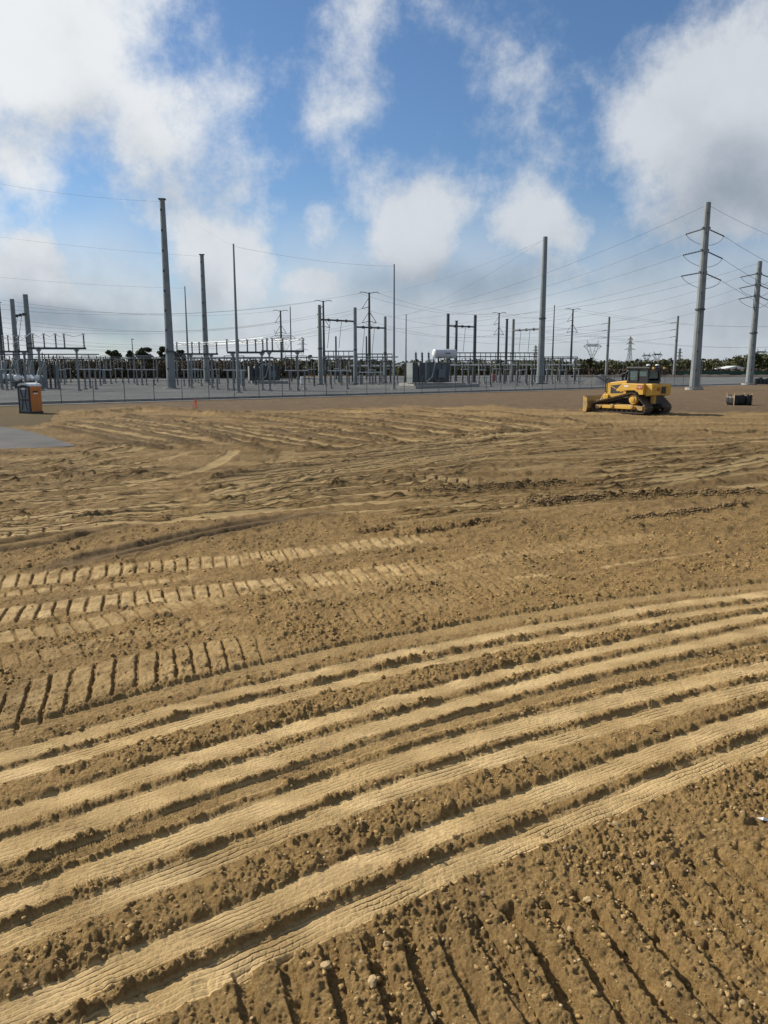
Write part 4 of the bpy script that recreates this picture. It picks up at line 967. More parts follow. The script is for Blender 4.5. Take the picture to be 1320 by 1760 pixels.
t_frame('dark switch beam on two pale columns before the dark transformer', [464.5, 512], 672, 605.5, 451.5, 523.5, [461, 470, 487.6, 521.8], 582, G1)

def switch_stand(label, legs, ybar, ybase, x0, x1, ytop, group):
    b = gnd(legs[0], ybase, YZ); o = thing('switch_stand', label, 'switch stand', b, 0.05, group)
    def lx(px): return gnd(px, ybase, YZ).x - b.x
    zb = ztop(ybar, b.y) - YZ; zt = ztop(ytop, b.y) - YZ
    for l in legs:
        c = MB().box((lx(l), 0, zb / 2), (0.20, 0.20, zb)).build('leg', 'galv', o); footing((lx(l), 0, 0), c, .6)
    MB().box(((lx(x0) + lx(x1)) / 2, 0, zb + .07), (lx(x1) - lx(x0), 0.5, 0.14)).build('crossbar', 'alu', o)
    xs = [x0 + (x1 - x0) * t for t in (0.06, 0.5, 0.94)]
    for q in xs: insulator((lx(q), 0, zb + .14), zt - zb - .14, 0.12, o, m='porcelain')
    MB().tube((lx(xs[0]), 0, zt + .04), (lx(xs[2]), 0, zt + .04), 0.05, n=6).build('blade', 'alu', o)
    return o
SS = [([5, 20], 636, 670, 0, 22), ([101, 111], 636, 661, 99, 113), ([147.5, 165], 635.5, 669.5, 142, 171), ([178, 191], 636, 660, 174, 194), ([236, 252, 265], 636, 662, 232, 268),
      ([317, 346], 636, 663, 313, 351), ([392, 419], 637, 671, 385, 423), ([498, 524], 637.6, 670, 490, 530), ([569.5, 597], 638, 668.5, 563, 604), ([623, 641, 652], 640.5, 666, 617, 658)]
for i, (legs, yb, yg, x0, x1) in enumerate(SS):
    switch_stand('low switch stand with pale crossbar, %s from the left edge' % ORD[i], legs, yb, yg, x0, x1, 612 if i != 9 else 618, 'low switch stands')

FAR = [(118, 10), (140, 14), (186, 12), (205, 14), (226, 12), (300, 14), (336, 12), (372, 12), (398, 14), (432, 10), (536, 12), (556, 10), (580, 12), (592, 10), (640, 12), (668, 10), (800, 14), (828, 12), (852, 14), (872, 10), (898, 12), (918, 12), (944, 12), (966, 12), (990, 10)]
for i, (cx_, w_) in enumerate(FAR):
    yg = 657.5 + (i * 7 % 5) * .5
    switch_stand('thin dark switch stand of the back row, %s from the left' % ORD[i], [cx_ - w_ * .4, cx_ + w_ * .4], 634.5 + (i % 3), yg, cx_ - w_ * .55, cx_ + w_ * .55, 616 + (i * 5 % 4), 'switch stands of the back row')
def bus_run(label, x0, x1, y, Y0, Y1, r, m='alu', sup=(), y1=None, yb=None, color='galv'):
    a, b = at(x0, y, Y0), at(x1, y1 if y1 else y, Y1)
    o = thing('bus_bar', label, 'bus bar', Vector((a.x, a.y, YZ))); q = Vector((a.x, a.y, YZ))
    n = 16; pts = [a.lerp(b, i / n) - q for i in range(n + 1)]
    MB().path(pts, r, 8).build('tube', m, o)
    for t in sup:
        c = a.lerp(b, t) - q; hz = c.z
        p = MB().box((c.x, c.y, (hz - 1.1) / 2), (.24, .24, hz - 1.1)).build('support_post', color, o); footing((c.x, c.y, 0), p, .6)
        insulator((c.x, c.y, hz - 1.1), 1.1 - r * .8, .13, p)
    return o
bus_run('grey bus tube running behind the portable toilet', -40, 170, 609, 108, 124, .085, 'galv_dark', (.2, .35, .52, .62, .9))
bus_run('long pale bus tube across the left half of the yard', 20, 492, 617.5, 138, 150, .10, 'galv_dark', (.15, .3, .45, .58, .7, .82, .95), 615.5)
bus_run('second pale bus tube just above the dark hedge', 60, 470, 614, 170, 176, .09, 'galv_dark', (.1, .28, .5, .66, .84))
bus_run('pale bus tube between the dark transformer and the central gantry', 492, 684, 614.5, 150, 158, .11, 'galv', (.1, .38, .62, .86), 613.5)
bus_run('bright white bus tube right of the big transformer', 758, 998, 627.5, 165, 195, .17, 'alu', (.05, .2, .36, .5, .66, .82, .96), 627)
bus_run('short white bus tube left of the big transformer', 600, 690, 629, 165, 172, .2, 'alu', (.08, .5, .92))
for i, (x0, y0, x1, y1, D0, D1) in enumerate(((298, 589, 452, 580.5, 140, 121), (300, 592.5, 487, 582.5, 150, 124), (330, 592, 522, 583.5, 155, 124), (20, 590, 53, 572, 115, 120))):
    a, b = at(x0, y0, D0), at(x1, y1, D1)
    tag(MB().path([a.lerp(b, t / 8) - Vector((0, 0, .25 * math.sin(math.pi * t / 8))) for t in range(9)], .04, 6).build('flexible_bus', 'alu'),
        ['lowest bright white conductor rising to the right over the left switchgear', 'middle bright white conductor over the left switchgear', 'farthest bright white conductor reaching the dark transformer', 'short bright conductor at the left picture edge'][i], 'conductor', 'white flexible conductors')

def ladder(label, x0, x1, ys, Y0, Y1, n, cols):
    a, b = at(x0, ys[0], Y0), at(x1, ys[0], Y1); q = Vector((a.x, a.y, YZ)); o = thing('bus_gantry', label, 'steel frame', q, 0, 'ladder-like steel bus gantries')
    zs = []
    for y in ys:
        p0, p1 = at(x0, y, Y0) - q, at(x1, y, Y1) - q; zs.append((p0, p1)); MB().bar(p0, p1, .2, .22).build('beam', 'galv_dark', o)
    for i in range(n + 1):
        t = i / n; u0, u1 = zs[0][0].lerp(zs[0][1], t), zs[-1][0].lerp(zs[-1][1], t)
        MB().box(((u0.x + u1.x) / 2, u0.y + .16, (u0.z + u1.z) / 2), (.13, .1, u0.z - u1.z)).build('strut', 'galv_dark', o)
    for t in cols:
        u = zs[-1][0].lerp(zs[-1][1], t); c = MB().box((u.x, u.y + .3, u.z / 2 + .1), (.28, .28, u.z + .2)).build('column', 'galv_dark', o); footing((u.x, u.y + .3, 0), c, .6)
    return o
ladder('ladder-like dark bus gantry under the central pole gantry', 555, 608, [603.6, 612, 619], 160, 166, 6, (.05, .5, .95))
ladder('ladder-like dark bus gantry between centre pole gantry and slender mast', 614, 674, [608.5, 614, 621], 160, 166, 7, (.05, .35, .65, .95))
ladder('long ladder-like bus gantry right of the white oil tank', 772, 926, [606.5, 613, 620], 168, 182, 18, (.02, .2, .38, .56, .76, .96))
ladder('ladder-like bus gantry right of the thick right gantry pole', 934, 993, [613.6, 616.5], 184, 190, 7, (.05, .5, .95))

k = 0
for px, by, ty, bar in ((540, 664, 622, 0), (560, 663, 626, 6), (586, 662, 624, 0), (600, 660, 620, 5), (640, 659, 622, 0), (655, 660, 624, 6), (795, 662, 621, 14), (806, 662, 622, 0), (823, 660, 619, 0), (843, 664, 619, 10), (866, 660, 627, 0), (888, 663, 624, 8),
                        (905, 662, 628, 0), (914, 663, 626, 8), (941, 655, 622, 0), (958, 655, 628, 7), (974, 654, 632, 0), (987, 654, 632, 6), (28, 668, 604, 0), (38, 668, 600, 0), (77, 667, 606, 0), (88, 669, 610, 6), (96, 669, 611, 0), (330, 660, 612, 0), (288, 664, 614, 0), (440, 662, 618, 0), (374, 670, 632, 8)):
    b = gnd(px, by, YZ); H = ztop(ty, b.y) - YZ
    o = thing('bus_support', 'single grey support post, %s from %s' % (ORD[k], 'the central gantry rightwards' if k < 18 else 'the left edge'), 'support post', b, 0.1, 'single support posts'); k += 1
    c = MB().box((0, 0, H * .36), (.24, .24, H * .72)).build('column', 'galv_dark' if k % 3 else 'galv', o); footing((0, 0, 0), c, .6)
    insulator((0, 0, H * .72), H * .28, .14, o)
    if bar: MB().box((0, 0, H * .72 + .03), (bar * b.y / FPX, .2, .14)).build('crossbar', 'galv_dark', o)

# -- circuit breaker with three white tanks (left)
def breaker(label, px, by, s=1.0):
    b = gnd(px, by, YZ); o = thing('circuit_breaker', label, 'circuit breaker', b, 0.2, 'white-tanked circuit breakers')
    MB().box((0, 0, 1.0), (4.6 * s, 1.2, .25)).build('frame', 'galv_dark', o)
    for sx in (-1, 1):
        for sy in (-1, 1): MB().box((sx * 1.9 * s, sy * .5, .45), (.18, .18, .9)).build('leg', 'galv_dark', o)
    MB().box((2.1 * s, -.3, 1.0), (1.0, .9, 1.7)).build('control_cabinet', 'grey_plastic', o)
    for i in (-1, 0, 1):
        t = MB().lathe([(.1, -.95), (.42, -.9), (.48, -.8), (.48, .8), (.42, .9), (.1, .95)], (i * 1.45 * s, 0, 1.65), 14, (0.1, 1, 0)).build('tank', 'white', o, smooth=True)
        for sy in (-1, 1):
            insulator((i * 1.45 * s, sy * .45, 2.0), 2.6, .2, o, d=(i * .25 + .15, sy * .45, 1), name='bushing', m='galv')
    return o
breaker('circuit breaker with three white tanks behind the portable toilet', 51, 668)
breaker('circuit breaker with white tanks at the far left picture edge', 8, 664, .8)

# -- transformers
def transformer(label, px, by, rz, sc, dark=False, cons=True, mat_='trafo', px_plinth=1.0):
    b = gnd(px, by, YZ); o = thing('transformer', label, 'transformer', b, rz); S = lambda *v: tuple(q * sc for q in v)
    MB().box(S(1.0, .5, .28), S(10.0 * px_plinth, 6.0, .56)).build('plinth', 'concrete', o)
    t = MB().box(S(0.9, 0, 2.3), S(4.6, 2.6, 3.2)).build('tank', mat_, o, bevel=.05)
    for i in range(5): MB().box(S(-1.2 + i * 1.05, -1.36, 2.3), S(.12, .14, 3.0)).build('rib', mat_, t)
    MB().box(S(0.9, 0, 3.98), S(4.9, 2.9, .14)).build('tank_cover', mat_, o)
    for bx in (-3.6, -2.3):                                   # radiator banks, stood on edge, each of thin panels
        for i in range(9):
            MB().box(S(bx, -2.2 + i * .42, 2.35), S(.95, .07, 3.3)).build('radiator_panel', 'steel_grey' if not dark else 'dark', o)
        MB().tube(S(bx, -2.3, 3.85), S(bx, 1.3, 3.85), .1 * sc, n=8).build('header_pipe', mat_, o); MB().tube(S(bx, -2.3, .85), S(bx, 1.3, .85), .1 * sc, n=8).build('header_pipe', mat_, o)
        MB().box(S(bx - .53, -1.1, 2.35), S(.06, 2.3, 3.35)).build('end_panel', 'galv', o)  # paler than the radiators: sunlight on the bank ends put into the colour
        for zz in (1.4, 2.35, 3.3):
            MB().lathe([(.02, -.02), (.36 * sc, 0), (.36 * sc, .12), (.3 * sc, .14)], S(bx + .62, -1.2, zz), 14, (1, 0, 0)).build('fan', 'dark', o)
            MB().lathe([(.02, -.02), (.36 * sc, 0), (.36 * sc, .12), (.3 * sc, .14)], S(bx + .62, .2, zz), 14, (1, 0, 0)).build('fan', 'dark', o)
        for sx in (-.3, .3): MB().box(S(bx + sx, -1.8, .72), S(.14, .14, .35)).build('radiator_foot', 'galv', o)
    MB().box(S(1.6, -1.75, 2.2), S(1.3, .7, 1.5)).build('control_cabinet', 'trafo', o, bevel=.03)
    MB().box(S(1.3, -1.62, 1.0), S(1.9, .5, .7)).build('terminal_box', 'galv_dark', o, bevel=.03)
    for i, bx in enumerate((-3.2, -1.7, -.1)):
        i_ = insulator(S(bx * .8 + .4, .5, 4.05), 1.7 * sc, .26 * sc, o, d=(-.03, 0, 1), name='bushing'); MB().tube(S(bx * .8 + .36, .5, 5.7), S(bx * .8 + .35, .5, 6.1), .04 * sc, n=6).build('terminal', 'alu', i_)
    for i in range(3): insulator(S(-.4 + i * .9, -.9, 4.05), .8 * sc, .14 * sc, o, name='low_voltage_bushing')
    if cons:
        c = MB().lathe([(.3, -2.2), (.62, -2.17), (.76, -2.06), (.8, -1.95), (.8, 1.95), (.76, 2.06), (.62, 2.17), (.3, 2.2)], (2.6 * sc, -1.0, 5.55 * sc), 22, (1, 0, 0)).build('conservator', 'dull_white', o, smooth=True)
        MB().lathe([(.30, 0), (.30, .05), (.12, .06)], (2.6 * sc - 2.25, -1.0, 5.55 * sc), 14, (1, 0, 0)).build('manhole_cover', 'white', c)
        MB().box((2.6 * sc + .2, -1.81, 5.62 * sc), (1.0, .03, .16)).build('nameplate', 'dark', c)
        for bx in (1.4, 3.6):
            MB().bar(S(bx, -1.0, 4.05), (bx * sc, -1.0, 4.85 * sc), .2, .2).build('conservator_leg', 'galv_dark', o)
            MB().box((bx * sc, -1.0, 4.86 * sc), (.4, 1.2, .1)).build('saddle', 'galv_dark', o)
    MB().path([S(-1.5, -1.9, .7), S(-.3, -1.9, 1.6), S(.45, -1.8, 4.1)], .11 * sc, 6).build('brace_pipe', 'alu', o)
    MB().path([S(-1.4, -1.5, 4.2), S(-.9, -1.6, 4.45), S(.4, -1.6, 4.5), S(.9, -1.2, 5.0)], .1 * sc, 6).build('oil_pipe', 'alu', o)
    MB().path([S(2.6, -1.9, .7), S(3.0, -1.8, 2.4), S(3.4, -1.6, 4.2)], .08 * sc, 6).build('brace_pipe', 'galv_dark', o)
    MB().tube(S(-1.6, -2.1, .56), S(-1.6, -2.1, 4.0), .2 * sc, n=10).build('riser_pipe', 'galv', o)
    return o
transformer('big grey transformer with white oil tank on top, behind the pale slender mast', 736, 664, 0.42, 1.0)
transformer('dark transformer on a dark plinth left of the central gantry', 457, 659, 0.3, 0.86, True, False, 'galv_dark', .8)
# oil-containment kerb in front of the big transformer
o = thing('containment_wall', 'low concrete containment wall in front of the big transformer', 'low wall', gnd(717, 668.5, YZ))
q = gnd(717, 668.5, YZ); a, b = gnd(614, 666, YZ) - q, gnd(823, 664.5, YZ) - q
MB().bar(Vector((-.12, .05, .2)), a + Vector((0, 0, .2)), .25, .5).build('side_wall', 'concrete', o); MB().bar(Vector((.02, 0, .2)), b + Vector((0, 0, .2)), .25, .51).build('front_wall', 'concrete', o)
# small cabinets and a red drum in the right part of the yard
for lb, px, by, w, hh, m in (('small dull red cabinet low in the right part of the yard', 848.5, 656, 8, 12, 'red'), ('pale cabinet at the foot of the central gantry', 620, 662, 4, 16, 'galv'), ('grey cabinet left of the dark transformer', 418, 664, 6, 25, 'galv'), ('white small cabinet beside the dark transformer', 519, 661, 4, 13, 'white')):
    b = gnd(px, by, YZ); s = b.y / FPX; o = thing('equipment_cabinet', lb, 'cabinet', b, 0.3, 'small cabinets in the yard')
    MB().box((0, 0, hh * s / 2 + .1), (w * s, w * s * .7, hh * s)).build('housing', m, o, bevel=.03); MB().box((0, 0, .05), (w * s * 1.15, w * s * .85, .12)).build('base', 'concrete', o); MB().box((0, -w * s * .36, hh * s * .5 + .1), (w * s * .8, .03, hh * s * .85)).build('door', m, o)

# -- overhead wires ------------------------------------------------------------
def wire(label, a, b, sag, r=.03, group='overhead power lines'):
    a, b = Vector(a), Vector(b); n = 18
    pts = [a.lerp(b, i / n) - Vector((0, 0, 4 * sag * (i / n) * (1 - i / n))) for i in range(n + 1)]
    return tag(MB().path(pts, r, 4).build('power_line', 'wire'), label, 'power line', group)
def ptop(key, dz=-.3, dx=0): o, b, H = POLES[key]; return b + Vector((dx, 0, H + dz))
wire('thin wire from the top of the tallest left pole to the left edge', ptop('P1'), at(-60, 304, POLES['P1'][1].y), .6, .010)
wire('thin wire from the tallest left pole down to the tan-grey mast', ptop('P1'), ptop('M1'), .2, .008)
wire('thin wire from the tan-grey mast to the pale mast by the transformer', ptop('M1'), ptop('TM1'), .5, .010)
wire('thin wire from the second thick left pole to the left edge', ptop('P2'), at(-60, 399, POLES['P2'][1].y), .5, .012)
wire('thin wire from the slender mast between the thick poles to the left edge', ptop('M2'), at(-60, 470, POLES['M2'][1].y), .4, .010)
wire('thin wire from the thick right gantry pole down to the dark mast', GB[1][1][3] + Vector((0, 0, GB[1][1][1] - .3)), ptop('TM2'), 1.0, .014)
wire('thin wire from the thick right gantry pole to the tallest line pole', GB[1][1][3] + Vector((0, 0, GB[1][1][1] - .5)), SUSP[2][1], 1.6, .015)
nm = ['leftmost', 'second', 'tallest', 'fourth', 'fifth']; an = ['left top arm', 'right top arm', 'upper strut', 'lower left strut', 'lower right strut']
for k in (0, 1, 2):
    for j in ((0, 2, 3, 4) if k else (0, 2, 3)):
        p = SUSP[k][j]; y0 = 880 - 0
        zz = p.z - 1.0; x_l = -0.62 * 250
        wire('line from %s of %s T-armed pole to left edge' % (an[j], nm[k]), p, Vector((x_l - 10 * k, 240 + 12 * k + 4 * j, zz + (2.0 - k * .8))), 6.0 + k + .5 * j, .030)
for k in (2, 3):
    for j in (0, 1, 2, 3, 4):
        wire('line from %s of %s T-armed pole to next pole right' % (an[j], nm[k]), SUSP[k][j], SUSP[k + 1][j], 3.0, .03)
for j in (0, 1, 3, 4):
    wire('line from %s of fifth T-armed pole to right edge' % an[j], SUSP[4][j], SUSP[4][j] + Vector((170, 60, -1.0)), 5.5, .03)
for j in (2, 3, 4):
    wire('line between second and tallest T-armed poles at %s' % an[j], SUSP[1][j], SUSP[2][j], 2.0, .03)
# strain insulators and jumpers on the two big right poles
def strain(key, levels, lefts, rights, ltargets, rtargets, nmz):
    o, b, H = POLES[key]
    for i, (yl, tl, tr) in enumerate(zip(levels, ltargets, rtargets)):
        z = ztop(yl, b.y); p = Vector((b.x, b.y, z)); dl = (Vector(tl) - p).normalized(); dr = (Vector(tr) - p).normalized()
        l0, l1 = p + dl * .6, p + dl * 3.3; r0, r1 = p + dr * .6, p + dr * 3.0
        cz, sz = math.cos(-.13), math.sin(-.13)
        def loc(w): v = w - b; return Vector((v.x * cz - v.y * sz, v.x * sz + v.y * cz, v.z))
        for q0, q1 in ((l0, l1), (r0, r1)):
            a0, a1 = loc(q0), loc(q1); insulator(a0, (a1 - a0).length, .13, o, d=(a1 - a0), name='strain_insulator'); 
        MB().path([loc(l1.lerp(r1, t) + Vector((0, -.9 * math.sin(math.pi * t), -1.6 * math.sin(math.pi * t) ** .7))) for t in [i_ / 10 for i_ in range(11)]], .035, 5).build('jumper', 'wire', o)
        MB().box(loc(p), (1.2, .5, .3)).build('bracket', 'galv_dark', o)
        wire('line from %s tier of the %s leftwards' % (('upper', 'middle', 'lower')[i], nmz), l1, tl, 1.6, .016)
        wire('line from %s tier of the %s out rightwards' % (('upper', 'middle', 'lower')[i], nmz), r1, tr, 1.0, .022)
YR1 = POLES['R1'][1].y; YR2 = POLES['R2'][1].y
strain('R1', (392, 430, 468), 0, 0, (at(772, 528, 165), at(700, 549, 165), at(664, 566, 165)), (at(1480, 512, 118), at(1480, 556, 118), at(1480, 588, 118)), 'tallest right monopole')
strain('R2', (470, 489, 508), 0, 0, (at(884, 556, 172), at(884, 575, 172), at(884, 590, 172)), (at(1440, 520, 160), at(1440, 544, 160), at(1440, 563, 160)), 'monopole at the right edge')
wire('thin earth wire from the tallest right monopole leftwards', ptop('R1'), at(669, 546, 170), 2.0, .018)
wire('thin earth wire from the tallest right monopole out of the right edge', ptop('R1'), at(1480, 452, 118), 1.0, .018)
wire('thin earth wire from the monopole at the right edge leftwards', ptop('R2'), at(818, 545, 168), 2.0, .018)
for key, nmz in (('RPa', 'slim pole left of the bulldozer cab'), ('RPb', 'slim pole right of the bulldozer')):
    o, b, H = POLES[key]
    for i in range(3):
        p = b + Vector((-.3, 0, H - 2.6 - 3.0 * i)); q = SUSP[3][2] if key == 'RPa' else POLES['RPa'][1] + Vector((0, 40, 0))
        tgt = Vector((q.x - 20, q.y, p.z + .5)); d = (tgt - p).normalized(); v = p - b; cz, sz = math.cos(-.13), math.sin(-.13)
        v = Vector((v.x * cz - v.y * sz, v.x * sz + v.y * cz, v.z)); insulator(v, 2.6, .16, o, d=(d.x, d.y, -.18), name='strain_insulator')
        wire('power line at the %s tier of the %s' % (('upper', 'middle', 'lower')[i], nmz), p + d * 2.6 + Vector((0, 0, -.4)), tgt, 2.5, .04)

# ------------------------------------------------------------------ bulldozer (local: +X forward, +Y left)
def text_part(s, size, m, parent, loc, rot, name='lettering'):
    cu = bpy.data.curves.new('lettering', 'FONT'); cu.body = s; cu.size = size; cu.align_x = 'CENTER'; cu.align_y = 'CENTER'; cu.extrude = .004; cu.offset = size * .018
    t = bpy.data.objects.new('tmp', cu); COL.objects.link(t); bpy.context.view_layer.update()
    me = bpy.data.meshes.new_from_object(t.evaluated_get(bpy.context.evaluated_depsgraph_get())); bpy.data.objects.remove(t)
    me.materials.clear(); me.materials.append(MT[m]); o = bpy.data.objects.new(name, me); COL.objects.link(o); o.parent = parent; o.location = loc; o.rotation_euler = rot
    return o
def bulldozer():
    H = R(54); hd = Vector((-math.cos(H), math.sin(H), 0)); lf = Vector((-hd.y, hd.x, 0))
    rear_left = gnd(1103, 712.8)                       # outer rear corner of the near track
    c = rear_left + hd * 2.2 - lf * 1.62
    o = thing('bulldozer', 'yellow crawler bulldozer with black cab parked on the worked soil', 'bulldozer', (c.x, c.y, 0.02), math.atan2(hd.y, hd.x))
    # crawler tracks: shoes laid along the hull of three wheels
    circ = [(2.05, .42, .36), (-2.1, .42, .36), (-1.22, 1.06, .48)]
    pts = []
    for cx, cz, r in circ:
        for i in range(48): a = 2 * math.pi * i / 48; pts.append((cx + r * math.cos(a), cz + r * math.sin(a)))
    pts = sorted(set(pts))
    def half(ps):
        h_ = []
        for p in ps:
            while len(h_) > 1 and (h_[-1][0] - h_[-2][0]) * (p[1] - h_[-2][1]) - (h_[-1][1] - h_[-2][1]) * (p[0] - h_[-2][0]) <= 0: h_.pop()
            h_.append(p)
        return h_[:-1]
    hull = half(pts) + half(pts[::-1]); hull.append(hull[0])
    seg = [math.dist(a, b) for a, b in zip(hull[:-1], hull[1:])]; tot = sum(seg); n = int(tot / .203)
    def along(s):
        for (a, b), l in zip(zip(hull[:-1], hull[1:]), seg):
            if s <= l: t = s / l; return Vector((a[0] + (b[0] - a[0]) * t, 0, a[1] + (b[1] - a[1]) * t)), Vector((b[0] - a[0], 0, b[1] - a[1])).normalized()
            s -= l
        return Vector((hull[0][0], 0, hull[0][1])), Vector((1, 0, 0))
    for sd in (1, -1):
        y0 = sd * 1.17; mb = MB()
        for i in range(n):
            p, d = along((i + .5) * tot / n); nrm = Vector((d.z, 0, -d.x))
            def P3(a, b, y): return p + d * a + nrm * b + Vector((0, y0 + y, 0))
            for a0, a1, b0, b1 in ((-.098, .098, -.03, .0), (.05, .095, .0, .065)):
                vs = [P3(a, b, y) for y in (-.45, .45) for a, b in ((a0, b0), (a1, b0), (a1, b1), (a0, b1))]
                mb.add(vs, [(0, 1, 2, 3), (7, 6, 5, 4), (0, 4, 5, 1), (1, 5, 6, 2), (2, 6, 7, 3), (3, 7, 4, 0)])
            vs = [P3(a, b, y) for y in (-.12, .12) for a, b in ((-.085, -.13), (.085, -.13), (.085, -.03), (-.085, -.03))]
            mb.add(vs, [(0, 1, 2, 3), (7, 6, 5, 4), (0, 4, 5, 1), (1, 5, 6, 2), (2, 6, 7, 3), (3, 7, 4, 0)])
        mb.build('crawler_track', 'track', o)
        yo = y0 + sd * .12
        fr = MB().prism([(-1.75, .30), (1.55, .30), (1.75, .42), (1.62, .60), (.2, .66), (-1.5, .66), (-1.8, .5)], y0 - .20, y0 + .20).build('track_frame', 'yellow_dirty', o, bevel=.03)
        MB().box((0, y0 + sd * .29, .45), (3.0, .16, .24)).build('frame_guard', 'yellow', fr, bevel=.02)
        for rx in (-1.25, .55): MB().lathe([(.16, 0), (.16, .06), (.1, .09)], (rx, y0 + sd * .36, .50), 16, (0, sd, 0)).build('pivot_cap', 'yellow_dirty', fr)
        for i in range(8): MB().lathe([(.13, -.2), (.15, 0), (.13, .2)], (-1.55 + i * .44, y0, .24), 12, (0, 1, 0)).build('track_roller', 'track', o)
        for cx, cz, r in circ[:2]:
            w = MB().lathe([(.1, -.11), (r - .14, -.11), (r - .09, -.06), (r - .09, .06), (r - .14, .11), (.1, .11)], (cx, y0, cz), 24, (0, 1, 0)).build('idler', 'track', o)
            MB().lathe([(.15, 0), (.15, .14), (.1, .18)], (cx, y0 + sd * .1, cz), 14, (0, sd, 0)).build('hub', 'yellow_dirty', w)
            MB().prism([(cx - .3 * np.sign(cx), cz - .14), (cx + .05 * np.sign(cx), cz - .16), (cx + .05 * np.sign(cx), cz + .14), (cx - .6 * np.sign(cx), cz + .18)][::(1 if cx > 0 else -1)], y0 + sd * .2, y0 + sd * .38).build('idler_yoke', 'yellow_dirty', o)
        cx, cz, r = circ[2]
        w = MB(); k = 22; prof = []
        for i in range(k * 2): a = 2 * math.pi * i / (2 * k); rr = r - .03 if i % 2 else r - .12; prof.append((cx + rr * math.cos(a), cz + rr * math.sin(a)))
        w = w.prism(prof, y0 - .07, y0 + .07).build('sprocket', 'track', o)
        MB().lathe([(.05, -.1), (.37, -.05), (.37, .16), (.33, .22), (.20, .24), (.17, .28), (.05, .29)], (cx, y0 + sd * .08, cz), 28, (0, sd, 0)).build('final_drive_cover', 'yellow', w, smooth=False)
    MB().box((-.1, 0, .78), (3.6, 1.3, .6)).build('belly_frame', 'black', o)
    MB().bar((.4, -1.1, .62), (.4, 1.1, .62), .3, .25).build('equaliser_bar', 'yellow_dirty', o)
    # engine hood
    hood = MB().prism([(0.05, 1.2), (1.95, 1.08), (1.98, 2.12), (1.86, 2.24), (0.05, 2.42)], -.56, .56).build('hood', 'yellow', o, bevel=.04)
    MB().prism([(0.38, 1.48), (1.52, 1.42), (1.52, 2.02), (0.38, 2.16)], .555, .575).build('side_grille', 'steel_grey', hood)
    MB().bar((1.48, .585, 1.98), (.42, .585, 1.52), .02, .05).build('grille_brace', 'yellow', hood)
    for i in range(9): MB().bar((.45 + i * .125, .58, 1.48), (.45 + i * .125, .58, 2.06), .012, .012).build('grille_slat', 'black', hood)
    MB().box((1.985, 0, 1.68), (.05, .95, 1.0)).build('radiator_grille', 'black', hood)
    MB().box((1.9, .5, 1.14), (.5, .35, .4)).build('nose_guard', 'yellow', hood, bevel=.03)
    MB().prism([(0.0, 2.40), (1.9, 2.24), (1.9, 2.29), (0.0, 2.47)], -.5, .5).build('hood_top', 'black', hood)
    MB().path([(.42, .2, 2.4), (.42, .2, 2.85), (.40, .2, 3.0), (.28, .2, 3.12), (.16, .2, 3.16)], .085, 10).build('exhaust_stack', 'black', o)
    a = MB().tube((.95, -.1, 2.32), (.95, -.1, 2.72), .08, n=10).build('air_intake', 'black', o); MB().lathe([(.12, 0), (.19, .05), (.19, .2), (.1, .28)], (.95, -.1, 2.68), 14).build('precleaner', 'black', a); MB().tube((.95, -.1, 2.8), (.72, -.1, 2.98), .09, n=10).build('intake_elbow', 'black', a)
    MB().path([(1.95, .6, 1.5), (2.0, .62, 2.3), (1.95, .62, 2.55), (1.8, .62, 2.6)], .035, 6).build('grab_rail', 'black', o); MB().box((1.92, .62, 2.5), (.14, .12, .2)).build('headlight', 'black', o)
    # fenders / consoles over the tracks and rear tank
    for sd in (1, -1):
        y0, y1 = sd * .72, sd * 1.42
        f = MB().prism([(.35, 1.62), (.30, 1.78), (.05, 2.02), (-.22, 2.22), (-2.05, 2.20), (-2.06, 1.42), (-1.72, 1.40), (-1.55, 1.62), (-1.3, 1.72), (-.6, 1.70), (-.2, 1.62)], min(y0, y1), max(y0, y1)).build('fender', 'yellow', o, bevel=.03)
        if sd > 0:
            MB().prism([(-1.98, 1.80), (-1.50, 1.80), (-1.50, 2.12), (-1.98, 2.12)], 1.418, 1.428).build('badge_plate', 'text_red', f)
            text_part('CAT', .20, 'text_white', f, (-1.74, 1.434, 1.98), (R(90), 0, R(180)))
            MB().prism([(-1.86, 1.83), (-1.62, 1.83), (-1.74, 1.90)], 1.429, 1.434).build('badge_triangle', 'yellow', f)
            MB().prism([(-.75, 1.98), (-.35, 1.98), (-.35, 2.08), (-.75, 2.08)], 1.419, 1.428).build('warning_label', 'text_white', f)
    tk = MB().prism([(-2.05, 1.30), (-2.62, 1.38), (-2.66, 2.12), (-2.55, 2.22), (-2.05, 2.22)], -1.15, 1.15).build('rear_tank', 'yellow', o, bevel=.05)
    text_part('XE', .34, 'text_red', tk, (-2.685, .45, 1.80), (R(90), 0, R(-90)))
    MB().box((-2.68, -.2, 1.75), (.03, .5, .5)).build('rear_grille', 'black', tk)
    MB().box((-2.0, 0, 1.0), (.7, 1.2, .7)).build('rear_case', 'black', o); MB().box((-2.55, 0, .62), (.7, .4, .25)).build('drawbar', 'black', o)
    MB().box((-2.35, .55, 1.15), (.25, .35, .8)).build('rear_bracket', 'yellow_dirty', o, bevel=.02)
    # cab: posts, glazing and roof
    cb = MB().box((-1.05, 0, 2.32), (1.75, 1.46, .22)).build('cab_floor', 'black', o)
    for xx, yy, w in ((-.22, .70, .10), (-.22, -.70, .10), (-1.0, .72, .10), (-1.0, -.72, .10), (-1.88, .70, .22), (-1.88, -.70, .22)):
        MB().bar((xx, yy, 2.3), (xx + (.05 if xx > -.5 else 0), yy * .96, 3.3), w, .10).build('cab_post', 'black', o)
